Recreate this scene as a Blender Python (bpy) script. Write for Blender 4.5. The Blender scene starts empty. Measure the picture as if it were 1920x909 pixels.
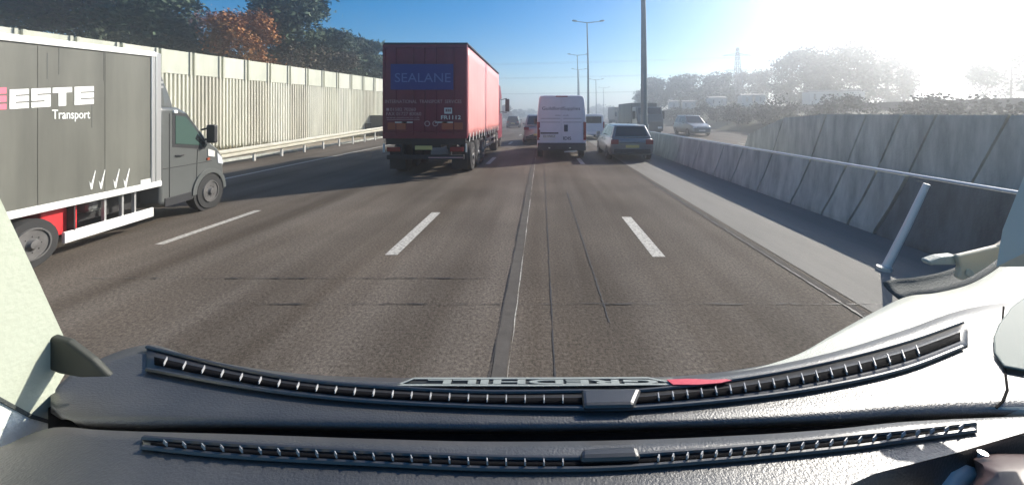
import bpy, bmesh, math, random
from mathutils import Vector, Matrix
R = math.radians
random.seed(7)
sc = bpy.context.scene
COL = sc.collection

# ------------------------------------------------------------------ camera, sky, sun, exposure
CAMZ = 1.9
F = 700.0            # focal length in pixels of the 1920 px wide photograph
VX, VY = 1015.0, 213.0
cam_d = bpy.data.cameras.new('camera')
cam_d.sensor_width = 36.0
cam_d.lens = 36.0 * F / 1920.0
cam_d.shift_x = (960.0 - VX) / 1920.0
cam_d.shift_y = -(454.5 - VY) / 1920.0
cam_d.clip_start = 0.02
cam_d.clip_end = 5000.0
cam = bpy.data.objects.new('camera', cam_d)
COL.objects.link(cam)
cam.location = (0, 0, CAMZ)
cam.rotation_euler = (R(90), 0, 0)
sc.camera = cam

SUN_AZ, SUN_EL = 54.0, 32.0      # degrees right of straight ahead, above the horizon
world = bpy.data.worlds.new('World')
sc.world = world
world.use_nodes = True
nt = world.node_tree
bg = nt.nodes['Background']
sky = nt.nodes.new('ShaderNodeTexSky')
sky.sky_type = 'NISHITA'
sky.sun_disc = False
sky.sun_elevation = R(SUN_EL)
sky.sun_rotation = R(SUN_AZ)
sky.air_density = 1.0
sky.dust_density = 0.6
sky.ozone_density = 2.5
hsv = nt.nodes.new('ShaderNodeHueSaturation')
hsv.inputs['Saturation'].default_value = 1.6
hsv.inputs['Value'].default_value = 1.38
nt.links.new(sky.outputs[0], hsv.inputs['Color'])
nt.links.new(hsv.outputs[0], bg.inputs[0])
bg.inputs[1].default_value = 0.055

S = Vector((math.sin(R(SUN_AZ)) * math.cos(R(SUN_EL)), math.cos(R(SUN_AZ)) * math.cos(R(SUN_EL)), math.sin(R(SUN_EL))))
sun_d = bpy.data.lights.new('sun', 'SUN')
sun_d.energy = 5.0
sun_d.angle = R(0.5)
sun_d.color = (1.0, 0.94, 0.84)
sun = bpy.data.objects.new('sun', sun_d)
COL.objects.link(sun)
sun.rotation_euler = S.to_track_quat('Z', 'Y').to_euler()
sun.location = (30, 30, 40)

sc.view_settings.view_transform = 'Standard'
sc.view_settings.look = 'None'
sc.view_settings.exposure = 0.85
sc.view_settings.gamma = 1.0
sc.view_settings.use_curve_mapping = False
sc.cycles.use_denoising = True
sc.cycles.max_bounces = 6
sc.cycles.volume_bounces = 2
sc.cycles.transparent_max_bounces = 12

# ------------------------------------------------------------------ helpers
def P(px, py, Y):
    """the point at depth Y behind a pixel of the 1920x909 photograph"""
    return Vector(((px - VX) / F * Y, Y, CAMZ - (py - VY) / F * Y))

def PZ(px, py, z):
    """the point on the horizontal plane at height z behind a pixel"""
    return P(px, py, (CAMZ - z) * F / (py - VY))

def curve(y):
    if y < 15: return 0.0
    if y < 120: return 0.0005 * (y - 15) ** 2
    return 0.0005 * 105 ** 2 + 0.105 * (y - 120)

def lerp(a, b, t): return a + (b - a) * t
def interp(pts, x):
    if x <= pts[0][0]: return pts[0][1]
    for (x0, y0), (x1, y1) in zip(pts, pts[1:]):
        if x <= x1: return lerp(y0, y1, (x - x0) / (x1 - x0))
    return pts[-1][1]
def spline(pts, x):
    """smooth (Catmull-Rom) interpolation"""
    n = len(pts)
    if x <= pts[0][0]:
        (x0, y0), (x1, y1) = pts[0], pts[1]; return y0 + (y1 - y0) * (x - x0) / (x1 - x0)
    if x >= pts[-1][0]:
        (x0, y0), (x1, y1) = pts[-2], pts[-1]; return y1 + (y1 - y0) * (x - x1) / (x1 - x0)
    for i in range(n - 1):
        if x <= pts[i + 1][0]:
            x1, y1 = pts[i]; x2, y2 = pts[i + 1]
            m1 = (y2 - pts[i - 1][1]) / (x2 - pts[i - 1][0]) if i > 0 else (y2 - y1) / (x2 - x1)
            m2 = (pts[i + 2][1] - y1) / (pts[i + 2][0] - x1) if i + 2 < n else (y2 - y1) / (x2 - x1)
            h = x2 - x1; t = (x - x1) / h
            return ((2*t**3-3*t**2+1)*y1 + (t**3-2*t**2+t)*h*m1 + (-2*t**3+3*t**2)*y2 + (t**3-t**2)*h*m2)

def mat(name, color, rough=0.6, metal=0.0, vary=0.0, vscale=3.0, bump=0.0, bscale=40.0, spec=0.5, color2=None, stretch=None, emit=0.0, coat=0.0, detail=6.0):
    m = bpy.data.materials.new(name)
    m.use_nodes = True
    n = m.node_tree.nodes; l = m.node_tree.links
    b = n['Principled BSDF']
    b.inputs['Base Color'].default_value = (*color, 1)
    b.inputs['Roughness'].default_value = rough
    b.inputs['Metallic'].default_value = metal
    b.inputs['Specular IOR Level'].default_value = spec
    b.inputs['Coat Weight'].default_value = coat
    if emit:
        b.inputs['Emission Color'].default_value = (*color, 1); b.inputs['Emission Strength'].default_value = emit
    if vary or color2 or bump:
        tc = n.new('ShaderNodeTexCoord')
        mp = n.new('ShaderNodeMapping')
        if stretch: mp.inputs['Scale'].default_value = stretch
        l.new(tc.outputs['Object'], mp.inputs['Vector'])
    if vary or color2:
        t = n.new('ShaderNodeTexNoise'); t.inputs['Scale'].default_value = vscale; t.inputs['Detail'].default_value = detail
        t.inputs['Roughness'].default_value = 0.62
        l.new(mp.outputs[0], t.inputs['Vector'])
        r = n.new('ShaderNodeValToRGB')
        c2 = color2 or tuple(min(1, c * (1 + vary)) for c in color)
        c1 = color if color2 else tuple(c * (1 - vary) for c in color)
        r.color_ramp.elements[0].position = 0.33; r.color_ramp.elements[1].position = 0.67
        r.color_ramp.elements[0].color = (*c1, 1); r.color_ramp.elements[1].color = (*c2, 1)
        l.new(t.outputs[0], r.inputs[0]); l.new(r.outputs[0], b.inputs['Base Color'])
    if bump:
        t2 = n.new('ShaderNodeTexNoise'); t2.inputs['Scale'].default_value = bscale; t2.inputs['Detail'].default_value = 4
        l.new(tc.outputs['Object'], t2.inputs['Vector'])
        bp = n.new('ShaderNodeBump'); bp.inputs['Strength'].default_value = bump; bp.inputs['Distance'].default_value = 0.02
        l.new(t2.outputs[0], bp.inputs['Height']); l.new(bp.outputs[0], b.inputs['Normal'])
    return m

class MB:
    def __init__(s): s.v = []; s.f = []
    def add(s, vs, fs):
        o = len(s.v); s.v += [tuple(v) for v in vs]; s.f += [tuple(i + o for i in f) for f in fs]; return s
    def box(s, x0, x1, y0, y1, z0, z1):
        return s.hexa([(x0,y0,z0),(x1,y0,z0),(x1,y1,z0),(x0,y1,z0)], [(x0,y0,z1),(x1,y0,z1),(x1,y1,z1),(x0,y1,z1)])
    def hexa(s, bot, top):
        return s.add(list(bot) + list(top), [(3,2,1,0),(4,5,6,7),(0,1,5,4),(1,2,6,5),(2,3,7,6),(3,0,4,7)])
    def prism(s, poly, d):
        """polygon (list of 3D points) extruded by vector d"""
        n = len(poly); d = Vector(d); a = [Vector(p) for p in poly]
        vs = a + [p + d for p in a]
        return s.add(vs, [tuple(range(n - 1, -1, -1)), tuple(range(n, 2 * n))] + [(i, (i + 1) % n, n + (i + 1) % n, n + i) for i in range(n)])
    def tube(s, pts, rad, seg=8, cap=True):
        pts = [Vector(p) for p in pts]; n = len(pts)
        rs = rad if isinstance(rad, (list, tuple)) else [rad] * n
        vs = []; fs = []
        for i, p in enumerate(pts):
            t = (pts[min(i + 1, n - 1)] - pts[max(i - 1, 0)]).normalized()
            a = t.cross(Vector((0, 0, 1)))
            if a.length < 1e-3: a = t.cross(Vector((1, 0, 0)))
            a.normalize(); b = t.cross(a)
            for k in range(seg):
                w = 2 * math.pi * k / seg
                vs.append(p + (a * math.cos(w) + b * math.sin(w)) * rs[i])
        for i in range(n - 1):
            for k in range(seg):
                fs.append((i*seg+k, i*seg+(k+1)%seg, (i+1)*seg+(k+1)%seg, (i+1)*seg+k))
        if cap: fs += [tuple(range(seg - 1, -1, -1)), tuple(range((n-1)*seg, n*seg))]
        return s.add(vs, fs)
    def grid(s, rows):
        n = len(rows[0]); vs = [p for r in rows for p in r]
        return s.add(vs, [(i*n+j, i*n+j+1, (i+1)*n+j+1, (i+1)*n+j) for i in range(len(rows)-1) for j in range(n-1)])
    def loft(s, rings, cap=True):
        n = len(rings[0]); vs = [p for r in rings for p in r]
        fs = [(i*n+j, i*n+(j+1)%n, (i+1)*n+(j+1)%n, (i+1)*n+j) for i in range(len(rings)-1) for j in range(n)]
        if cap: fs += [tuple(range(n-1,-1,-1)), tuple(range((len(rings)-1)*n, len(rings)*n))]
        return s.add(vs, fs)
    def disc(s, c, axis, r0, r1, w, seg=24):
        """a cylinder ring along axis ('x') centred on c: lathe of (r0 outer) with rounded shoulder"""
        c = Vector(c); prof = [(-w/2, r1), (-w/2, r0*0.93), (-w/2+0.03*w/0.2, r0), (w/2-0.03*w/0.2, r0), (w/2, r0*0.93), (w/2, r1)]
        rings = [[c + Vector((h, r*math.cos(2*math.pi*k/seg), r*math.sin(2*math.pi*k/seg))) for k in range(seg)] for h, r in prof]
        return s.loft(rings, cap=True)
    def build(s, name, m, parent=None, bevel=0.0, smooth=False, loc=None, rot=None, fix=True, solid=0.0, segs=2):
        me = bpy.data.meshes.new(name)
        me.from_pydata(s.v, [], s.f)
        if fix:
            bm = bmesh.new(); bm.from_mesh(me); bmesh.ops.recalc_face_normals(bm, faces=bm.faces); bm.to_mesh(me); bm.free()
        me.materials.append(m)
        if smooth:
            for p in me.polygons: p.use_smooth = True
            me.set_sharp_from_angle(angle=R(38))
        o = bpy.data.objects.new(name, me); COL.objects.link(o)
        if parent: o.parent = parent
        if loc: o.location = loc
        if rot: o.rotation_euler = rot
        if solid:
            md = o.modifiers.new('solid', 'SOLIDIFY'); md.thickness = solid; md.offset = -1
        if bevel:
            md = o.modifiers.new('bevel', 'BEVEL'); md.width = bevel; md.segments = segs; md.limit_method = 'ANGLE'; md.angle_limit = R(35)
        return o

def tag(o, label=None, cat=None, group=None, kind=None):
    if label: o['label'] = label
    if cat: o['category'] = cat
    if group: o['group'] = group
    if kind: o['kind'] = kind
    return o
def thing(name, label, cat, loc=(0,0,0), rz=0.0, group=None):
    o = bpy.data.objects.new(name, None); COL.objects.link(o)
    o.empty_display_size = 0.2
    o.location = loc; o.rotation_euler = (0, 0, rz)
    return tag(o, label, cat, group)
def copy_tree(o, parent=None):
    c = o.copy(); COL.objects.link(c)
    if parent: c.parent = parent
    for ch in list(o.children): copy_tree(ch, c)
    return c
def struct(name, mb, m, **k):
    o = mb.build(name, m, **k); o['kind'] = 'structure'; return o

def text(name, s, m, parent, origin, right, up, w, h, depth=0.004, fat=0.0, label=None):
    """lettering as raised mesh; origin is the lower left corner"""
    c = bpy.data.curves.new('t', 'FONT'); c.body = s; c.extrude = 0.5; c.offset = fat; c.resolution_u = 3
    t = bpy.data.objects.new('t', c); COL.objects.link(t)
    dg = bpy.context.evaluated_depsgraph_get(); dg.update()
    me = bpy.data.meshes.new_from_object(t.evaluated_get(dg))
    bpy.data.objects.remove(t); bpy.data.curves.remove(c)
    xs = [v.co.x for v in me.vertices]; ys = [v.co.y for v in me.vertices]
    x0, x1, y0, y1 = min(xs), max(xs), min(ys), max(ys)
    right = Vector(right).normalized(); up = Vector(up).normalized(); nn = right.cross(up)
    o0 = Vector(origin)
    for v in me.vertices:
        v.co = o0 + right * ((v.co.x - x0) / (x1 - x0) * w) + up * ((v.co.y - y0) / (y1 - y0) * h) + nn * (v.co.z * depth)
    me.materials.clear(); me.materials.append(m)
    me.name = name
    o = bpy.data.objects.new(name, me); COL.objects.link(o); o.parent = parent
    return o

# ------------------------------------------------------------------ materials
M = {}
def asphalt():
    m = bpy.data.materials.new('asphalt'); m.use_nodes = True
    n = m.node_tree.nodes; l = m.node_tree.links; b = n['Principled BSDF']
    tc = n.new('ShaderNodeTexCoord')
    mp = n.new('ShaderNodeMapping'); mp.inputs['Scale'].default_value = (0.9, 0.05, 1)
    l.new(tc.outputs['Object'], mp.inputs['Vector'])
    streak = n.new('ShaderNodeTexNoise'); streak.inputs['Scale'].default_value = 1.6; streak.inputs['Detail'].default_value = 5
    l.new(mp.outputs[0], streak.inputs['Vector'])
    blot = n.new('ShaderNodeTexNoise'); blot.inputs['Scale'].default_value = 0.5; blot.inputs['Detail'].default_value = 6
    l.new(tc.outputs['Object'], blot.inputs['Vector'])
    grain = n.new('ShaderNodeTexNoise'); grain.inputs['Scale'].default_value = 34; grain.inputs['Detail'].default_value = 3; grain.inputs['Roughness'].default_value = 0.8
    l.new(tc.outputs['Object'], grain.inputs['Vector'])
    r1 = n.new('ShaderNodeValToRGB'); r1.color_ramp.elements[0].position = 0.3; r1.color_ramp.elements[1].position = 0.7
    r1.color_ramp.elements[0].color = (0.064, 0.051, 0.039, 1); r1.color_ramp.elements[1].color = (0.128, 0.110, 0.093, 1)
    l.new(streak.outputs[0], r1.inputs[0])
    r2 = n.new('ShaderNodeMapRange'); r2.inputs[1].default_value = 0.3; r2.inputs[2].default_value = 0.7; r2.inputs[3].default_value = 0.76; r2.inputs[4].default_value = 1.2
    l.new(blot.outputs[0], r2.inputs[0])
    r3 = n.new('ShaderNodeMapRange'); r3.inputs[1].default_value = 0.3; r3.inputs[2].default_value = 0.7; r3.inputs[3].default_value = 0.42; r3.inputs[4].default_value = 1.58
    l.new(grain.outputs[0], r3.inputs[0])
    mu = n.new('ShaderNodeMath'); mu.operation = 'MULTIPLY'; l.new(r2.outputs[0], mu.inputs[0]); l.new(r3.outputs[0], mu.inputs[1])
    sx = n.new('ShaderNodeSeparateXYZ'); l.new(tc.outputs['Object'], sx.inputs[0])
    ma = n.new('ShaderNodeMath'); ma.operation = 'MULTIPLY_ADD'; ma.inputs[1].default_value = 2*math.pi/1.775; ma.inputs[2].default_value = .23*2*math.pi/1.775; l.new(sx.outputs[0], ma.inputs[0])
    co = n.new('ShaderNodeMath'); co.operation = 'COSINE'; l.new(ma.outputs[0], co.inputs[0])
    m2 = n.new('ShaderNodeMath'); m2.operation = 'MULTIPLY_ADD'; m2.inputs[1].default_value = 0.09; m2.inputs[2].default_value = 1.0; l.new(co.outputs[0], m2.inputs[0])
    m3 = n.new('ShaderNodeMath'); m3.operation = 'MULTIPLY'; l.new(mu.outputs[0], m3.inputs[0]); l.new(m2.outputs[0], m3.inputs[1]); mu = m3
    vm = n.new('ShaderNodeVectorMath'); vm.operation = 'SCALE'; l.new(r1.outputs[0], vm.inputs[0]); l.new(mu.outputs[0], vm.inputs['Scale'])
    l.new(vm.outputs[0], b.inputs['Base Color'])
    b.inputs['Roughness'].default_value = 0.7
    b.inputs['Specular IOR Level'].default_value = 0.06
    bp = n.new('ShaderNodeBump'); bp.inputs['Strength'].default_value = 0.55; bp.inputs['Distance'].default_value = 0.012
    l.new(grain.outputs[0], bp.inputs['Height']); l.new(bp.outputs[0], b.inputs['Normal'])
    return m
M['asphalt'] = asphalt()
M['edge_asphalt'] = mat('edge_pale', (0.185, 0.176, 0.158), 0.75, vary=0.22, vscale=0.8, spec=0.15, bump=0.35, bscale=60, stretch=(1, .12, 1))
M['seam'] = mat('seam_tar', (0.090, 0.082, 0.074), 0.85, spec=0.05, vary=0.12, vscale=8, bump=0.1)
M['crack'] = mat('crack_tar', (0.03, 0.027, 0.025), 0.6)
M['line'] = mat('road_paint', (0.36, 0.345, 0.31), 0.75, vary=0.5, vscale=22, bump=0.2)
M['verge'] = mat('verge_soil', (0.16, 0.13, 0.09), 0.9, color2=(0.30, 0.25, 0.18), vscale=1.3, bump=0.6, bscale=9)
M['grassland'] = mat('rough_grass', (0.030, 0.038, 0.018), 0.95, color2=(0.075, 0.07, 0.035), vscale=0.6, bump=0.6, bscale=5)
M['cream'] = mat('cream_steel', (0.61, 0.60, 0.50), 0.5, vary=0.12, vscale=2.0, stretch=(1, 1, 0.15))
M['cream_dull'] = mat('cream_weathered_steel', (0.55, 0.56, 0.45), 0.5, vary=0.13, vscale=2.0, stretch=(1, 1, 0.2))
M['cream_b'] = mat('cream_steel_stained', (0.53, 0.51, 0.42), 0.55, vary=0.2, vscale=1.6, stretch=(1, 1, 0.12))
M['cream_c'] = mat('cream_steel_pale', (0.66, 0.65, 0.56), 0.5, vary=0.12, vscale=2.4, stretch=(1, 1, 0.12))
M['cream_post'] = mat('cream_post', (0.52, 0.52, 0.42), 0.5)
M['galv'] = mat('galvanised', (0.55, 0.54, 0.50), 0.45, 0.3, vary=0.12, vscale=5)
M['concrete'] = mat('barrier_concrete', (0.40, 0.41, 0.36), 0.85, vary=0.30, vscale=2.6, bump=0.25, bscale=30, stretch=(1.6, 1.6, 0.35))
M['concrete_dark'] = mat('dark_concrete', (0.10, 0.12, 0.12), 0.8, vary=0.45, vscale=2.2, bump=0.25, stretch=(1.5, 1.5, .4))
M['rail_pale'] = mat('pale_rail', (0.7, 0.7, 0.68), 0.4, 0.2)
M['rail_cream'] = mat('cream_rail', (0.46, 0.44, 0.36), 0.5, vary=0.12, vscale=3)
M['pole'] = mat('lamp_pole', (0.16, 0.18, 0.18), 0.45, 0.6, vary=0.1)
M['lamp_head'] = mat('lamp_head', (0.10, 0.12, 0.12), 0.5)
M['pylon'] = mat('pylon_steel', (0.20, 0.21, 0.21), 0.6, 0.3)
M['wire'] = mat('wire', (0.15, 0.16, 0.17), 0.6)
M['bark'] = mat('bark', (0.06, 0.045, 0.032), 0.9, vary=0.3, vscale=6, bump=0.6, bscale=20)
def leaf(name, c1, c2):
    m = mat(name, c1, 0.7, color2=c2, vscale=1.1, detail=3, spec=0.2)
    return m
M['pine'] = leaf('pine_needles', (0.022, 0.042, 0.026), (0.095, 0.135, 0.075))
M['pine2'] = leaf('pine_needles_olive', (0.030, 0.042, 0.018), (0.105, 0.115, 0.045))
M['rust'] = leaf('autumn_leaves', (0.20, 0.075, 0.025), (0.42, 0.19, 0.06))
M['pinkish'] = leaf('sparse_autumn_leaves', (0.16, 0.08, 0.075), (0.30, 0.17, 0.15))
M['scrub'] = leaf('scrub_leaves', (0.045, 0.036, 0.024), (0.13, 0.10, 0.06))
M['green'] = leaf('green_leaves', (0.030, 0.045, 0.025), (0.075, 0.09, 0.05))
M['hedge'] = leaf('bush_leaves', (0.016, 0.024, 0.014), (0.045, 0.055, 0.03))
M['weed'] = mat('dry_weeds', (0.10, 0.10, 0.04), 0.8, color2=(0.22, 0.19, 0.10), vscale=2)
M['rubber'] = mat('rubber', (0.018, 0.018, 0.018), 0.75)
M['rim'] = mat('rim_steel', (0.13, 0.125, 0.12), 0.5, 0.4, vary=0.3, vscale=6)
M['chassis'] = mat('chassis_black', (0.016, 0.015, 0.015), 0.6)
M['black'] = mat('black_plastic', (0.022, 0.022, 0.024), 0.55)
M['glass'] = mat('dark_glass', (0.012, 0.016, 0.018), 0.06, spec=0.8)
M['glass_green'] = mat('green_tinted_glass', (0.06, 0.10, 0.085), 0.08, spec=0.9)
M['white'] = mat('white_paint', (0.72, 0.72, 0.68), 0.4, vary=0.04)
M['white_letter'] = mat('white_letter', (0.86, 0.86, 0.82), 0.5)
M['silver'] = mat('silver_trim', (0.6, 0.6, 0.58), 0.3, 0.6)
M['greybox'] = mat('grey_box_panel', (0.108, 0.108, 0.090), 0.5, vary=0.26, vscale=1.3, stretch=(1, 1.6, 0.22))
M['greycab'] = mat('grey_cab_paint', (0.10, 0.105, 0.10), 0.3, coat=0.3, vary=0.05)
M['redbox'] = mat('red_tank', (0.55, 0.025, 0.03), 0.45)
M['pink'] = mat('pink_red_print', (0.75, 0.16, 0.22), 0.5)
M['trailer_rear'] = mat('maroon_door', (0.15, 0.002, 0.018), 0.5, vary=0.15, vscale=1.2)
M['curtain'] = mat('glare_pale_curtain', (0.74, 0.31, 0.29), 0.40, vary=0.10, vscale=0.7, stretch=(1, 0.6, 1))  # paler than the red cloth: sun glare put into the colour
M['blue'] = mat('blue_print', (0.002, 0.012, 0.15), 0.5)
M['pale_blue'] = mat('pale_blue_letter', (0.10, 0.15, 0.34), 0.5)
M['pale_red'] = mat('pale_letter', (0.42, 0.26, 0.27), 0.5)
M['orange'] = mat('reflective_orange', (0.32, 0.06, 0.02), 0.4)
M['taillight'] = mat('tail_lamp', (0.22, 0.012, 0.014), 0.2)
M['headlight'] = mat('head_lamp', (0.75, 0.78, 0.8), 0.1, 0.2)
M['plate_yellow'] = mat('plate_yellow', (0.55, 0.46, 0.16), 0.5)
M['plate_white'] = mat('plate_white', (0.6, 0.6, 0.56), 0.5)
M['ink'] = mat('dark_ink', (0.015, 0.02, 0.05), 0.5)
M['vanwhite'] = mat('van_white', (0.60, 0.61, 0.66), 0.35, vary=0.04, coat=0.2)
M['vanwhite_clean'] = mat('clean_van_white', (0.7, 0.7, 0.72), 0.35, coat=0.2)
M['dirty_dark'] = mat('dirty_bumper', (0.035, 0.035, 0.038), 0.7, vary=0.25, vscale=4)
M['car_grey'] = mat('car_grey', (0.19, 0.195, 0.20), 0.3, 0.4, coat=0.6)
M['car_silver'] = mat('car_silver', (0.33, 0.33, 0.33), 0.3, 0.5, coat=0.5)
M['car_black'] = mat('car_black', (0.012, 0.013, 0.014), 0.25, coat=0.5)
M['lorry_brown'] = mat('lorry_brown', (0.22, 0.18, 0.16), 0.5)
M['cabin_wall'] = mat('cabin_white', (0.5, 0.5, 0.47), 0.6)
M['cabin_roof'] = mat('cabin_roof', (0.2, 0.18, 0.17), 0.7)
M['fence_dark'] = mat('dark_timber', (0.05, 0.045, 0.04), 0.8, vary=0.2, vscale=2)
M['dash'] = mat('dash_plastic', (0.044, 0.042, 0.039), 0.42, vary=0.25, vscale=5, bump=0.20, bscale=260, spec=1.0, coat=0.35)
M['dash'].node_tree.nodes['Principled BSDF'].inputs['Coat Roughness'].default_value = 0.5
M['dash_smooth'] = mat('dash_smooth_plastic', (0.022, 0.022, 0.024), 0.42, spec=0.9)
M['gap'] = mat('gap_black', (0.004, 0.004, 0.005), 0.9, spec=0.05)
M['fin'] = mat('vent_fin', (0.36, 0.36, 0.36), 0.4)  # pale grey stands for sun caught by the slats
M['trim_pale'] = mat('pale_trim', (0.41, 0.44, 0.35), 0.7, bump=0.1, bscale=120)
M['trim_white'] = mat('white_trim', (0.82, 0.84, 0.76), 0.6, bump=0.35, bscale=160)
M['trim_shelf'] = mat('glare_trim', (0.40, 0.41, 0.35), 0.55, bump=0.25, bscale=260, vary=0.05)  # reflected glare put into a lighter trim colour
M['pillar_grey'] = mat('pillar_grey', (0.62, 0.66, 0.60), 0.7)
M['trim_teal'] = mat('teal_grey_trim', (0.09, 0.125, 0.115), 0.7)
M['seal'] = mat('seal_rubber', (0.05, 0.058, 0.055), 0.8, bump=0.3, bscale=200)
M['end_reflection'] = mat('olive_reflection', (0.03, 0.032, 0.024), 0.6)
M['tan'] = mat('tan_plastic', (0.52, 0.45, 0.33), 0.5)
M['brown'] = mat('brown_leather', (0.05, 0.019, 0.017), 0.5, spec=0.5)
M['placard'] = mat('placard_grey', (0.030, 0.034, 0.034), 0.6)
M['placard_ink'] = mat('placard_letter', (0.26, 0.28, 0.26), 0.6)
M['placard_red'] = mat('placard_red', (0.55, 0.05, 0.08), 0.5)

# ------------------------------------------------------------------ ground and road
g = MB(); g.add([(-370,-60,-0.06),(370,-60,-0.06),(370,370,-0.06),(-370,370,-0.06)], [(0,1,2,3)])
struct('ground', g, M['grassland'])
ys = [-12 + i * 3 for i in range(60)] + [170 + i * 16 for i in range(13)]
def strip(x0, x1, z, y0=None, y1=None, n=40, cv=True):
    b = MB()
    yy = ys if y0 is None else [lerp(y0, y1, i / n) for i in range(n + 1)]
    b.grid([[(x0 + (curve(y) if cv else 0), y, z), (x1 + (curve(y) if cv else 0), y, z)] for y in yy])
    return b
struct('road', strip(-12.4, 20.0, 0.0), M['asphalt'])
struct('verge', strip(-40.0, -12.4, 0.012, -12, 120, 30, False), M['verge'])
kb = MB()
kb.box(-12.5, -12.36, -12, 60, -0.05, 0.10)
struct('kerb', kb, M['concrete'])
# painted lane dashes: one sheet per line of dashes
def dashes(x, first, w, step, count, length):
    b = MB()
    for i in range(count):
        y0 = first + i * step
        for j in range(3):
            a, c = y0 + length * j / 3, y0 + length * (j + 1) / 3
            b.add([(x-w/2+curve(a), a, 0.004),(x+w/2+curve(a), a, 0.004),(x+w/2+curve(c), c, 0.004),(x-w/2+curve(c), c, 0.004)], [(0,1,2,3)])
    return b
struct('lane_marking', dashes(-2.02, 5.02, 0.17, 9.0, 16, 2.15), M['line'])
struct('lane_marking', dashes(1.56, 4.95, 0.17, 9.0, 16, 1.9), M['line'])
struct('lane_marking', dashes(-5.55, 5.42, 0.13, 9.0, 16, 1.9), M['line'])
struct('lane_marking', strip(-9.30, -9.14, 0.004), M['line'])
struct('lane_marking', dashes(9.0, 4, 0.15, 9.0, 16, 2), M['line'])
struct('lane_marking', dashes(12.6, 4, 0.15, 9.0, 16, 2), M['line'])
# tarred construction joint under the lane and thin cracks
def wob(x, z, y0, y1, w, amp, n=120):
    b = MB(); rows = []
    for i in range(n + 1):
        y = y0 + (y1 - y0) * (i / n) ** 1.6
        e0 = random.uniform(-amp, amp); e1 = random.uniform(-amp, amp)
        rows.append([(x - w/2 + e0 + curve(y), y, z), (x + w/2 + e1 + curve(y), y, z)])
    return b.grid(rows)
struct('road_seam', wob(-0.31, 0.006, 0.9, 90, 0.115, 0.006), M['seam'])
struct('road_crack', wob(-0.377, 0.009, 0.9, 60, 0.008, 0.006), M['crack'])
struct('road_crack', wob(-0.243, 0.009, 0.9, 60, 0.006, 0.005), M['line'])
struct('road_crack', wob(0.10, 0.005, 2.5, 40, 0.012, 0.005), M['crack'])
struct('road_crack', wob(0.62, 0.005, 3.4, 9, 0.014, 0.006), M['crack'])
struct('road_edge', strip(3.16, 5.24, 0.005, -6, 60, 60), M['edge_asphalt'])  # edge strip coloured paler than the carriageway
struct('road_crack', wob(3.05, 0.006, 3.2, 16, 0.10, 0.008), M['seam'])
struct('road_crack', wob(3.0, 0.009, 3.2, 10, 0.02, 0.008), M['crack'])
for yy, x0, x1 in ((4.3, -5.2, -.6), (3.72, -3.2, 3.4)):
    b = MB(); n = 60
    b.grid([[(lerp(x0, x1, i/n), yy + random.uniform(-.012,.012), 0.007) for i in range(n+1)], [(lerp(x0, x1, i/n), yy + 0.003 + random.uniform(-.012,.012), 0.007) for i in range(n+1)]])
    struct('road_crack', b, M['crack'])

# far embankment on the right
eb = MB(); rows = []
for y in [-20, 0, 15, 30, 45, 60, 80, 110, 150, 220, 320]:
    c = curve(y)
    rows.append([(20.0 + c, y, 0.0), (21.5 + c, y, 0.5), (25 + c, y, 1.5), (29 + c, y, 2.3), (60 + c, y, 2.7), (200 + c, y, 3.0)])
eb.grid(rows)
struct('embankment', eb, M['grassland'])

# ------------------------------------------------------------------ noise wall on the left
W0, W1 = Vector((-17.2, 19.5, 0)), Vector((-14.0, 32.7, 0))
wdir = (W1 - W0).normalized()
wall = thing('noise_wall', 'cream corrugated steel noise wall behind the guard rail, with smooth panels along its top', 'wall', tuple(W0), math.atan2(-wdir.x, wdir.y))
PITCH = 1.355
WTOP = 4.92; WMID = 3.80
for i in range(-9, 16):
    a0 = 0.47 + (i - 0) * PITCH; a1 = a0 + PITCH
    b = MB()
    n = 8; rows_b = []; rows_t = []
    prof = []
    st = a0; en = a1; p = (en - st) / n
    for k in range(n):
        u = st + k * p
        prof += [(u, -0.12), (u + p * 0.44, -0.12), (u + p * 0.50, 0.0), (u + p * 0.95, 0.0)]
    prof.append((en, -0.12))
    b.grid([[(x, u, 0.02) for u, x in prof], [(x, u, WMID) for u, x in prof]])
    b.build('wall_panel', M[('cream', 'cream_b', 'cream_c')[(i * 7 + i // 3) % 3]], wall)
    q = MB(); q.box(-0.10, 0.0, a0 + 0.15, a1 - 0.15, WMID + 0.015, WTOP)
    q.build('top_panel', M['cream_dull'] if i % 3 else M['cream'], wall)
    q = MB()
    for s_ in (-0.135, 0.055): q.box(-0.08, 0.05, a0 + s_, a0 + s_ + 0.08, WMID - .02, WTOP + 0.01)
    q.box(-0.135, -0.08, a0 - 0.06, a0 + 0.06, 0.0, WTOP - 0.02)
    q.build('post', M['cream_post'], wall)
q = MB(); q.box(-0.20, -0.14, -13, 22, 0.0, WTOP - 0.05); q.build('backing', M['fence_dark'], wall)

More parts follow.
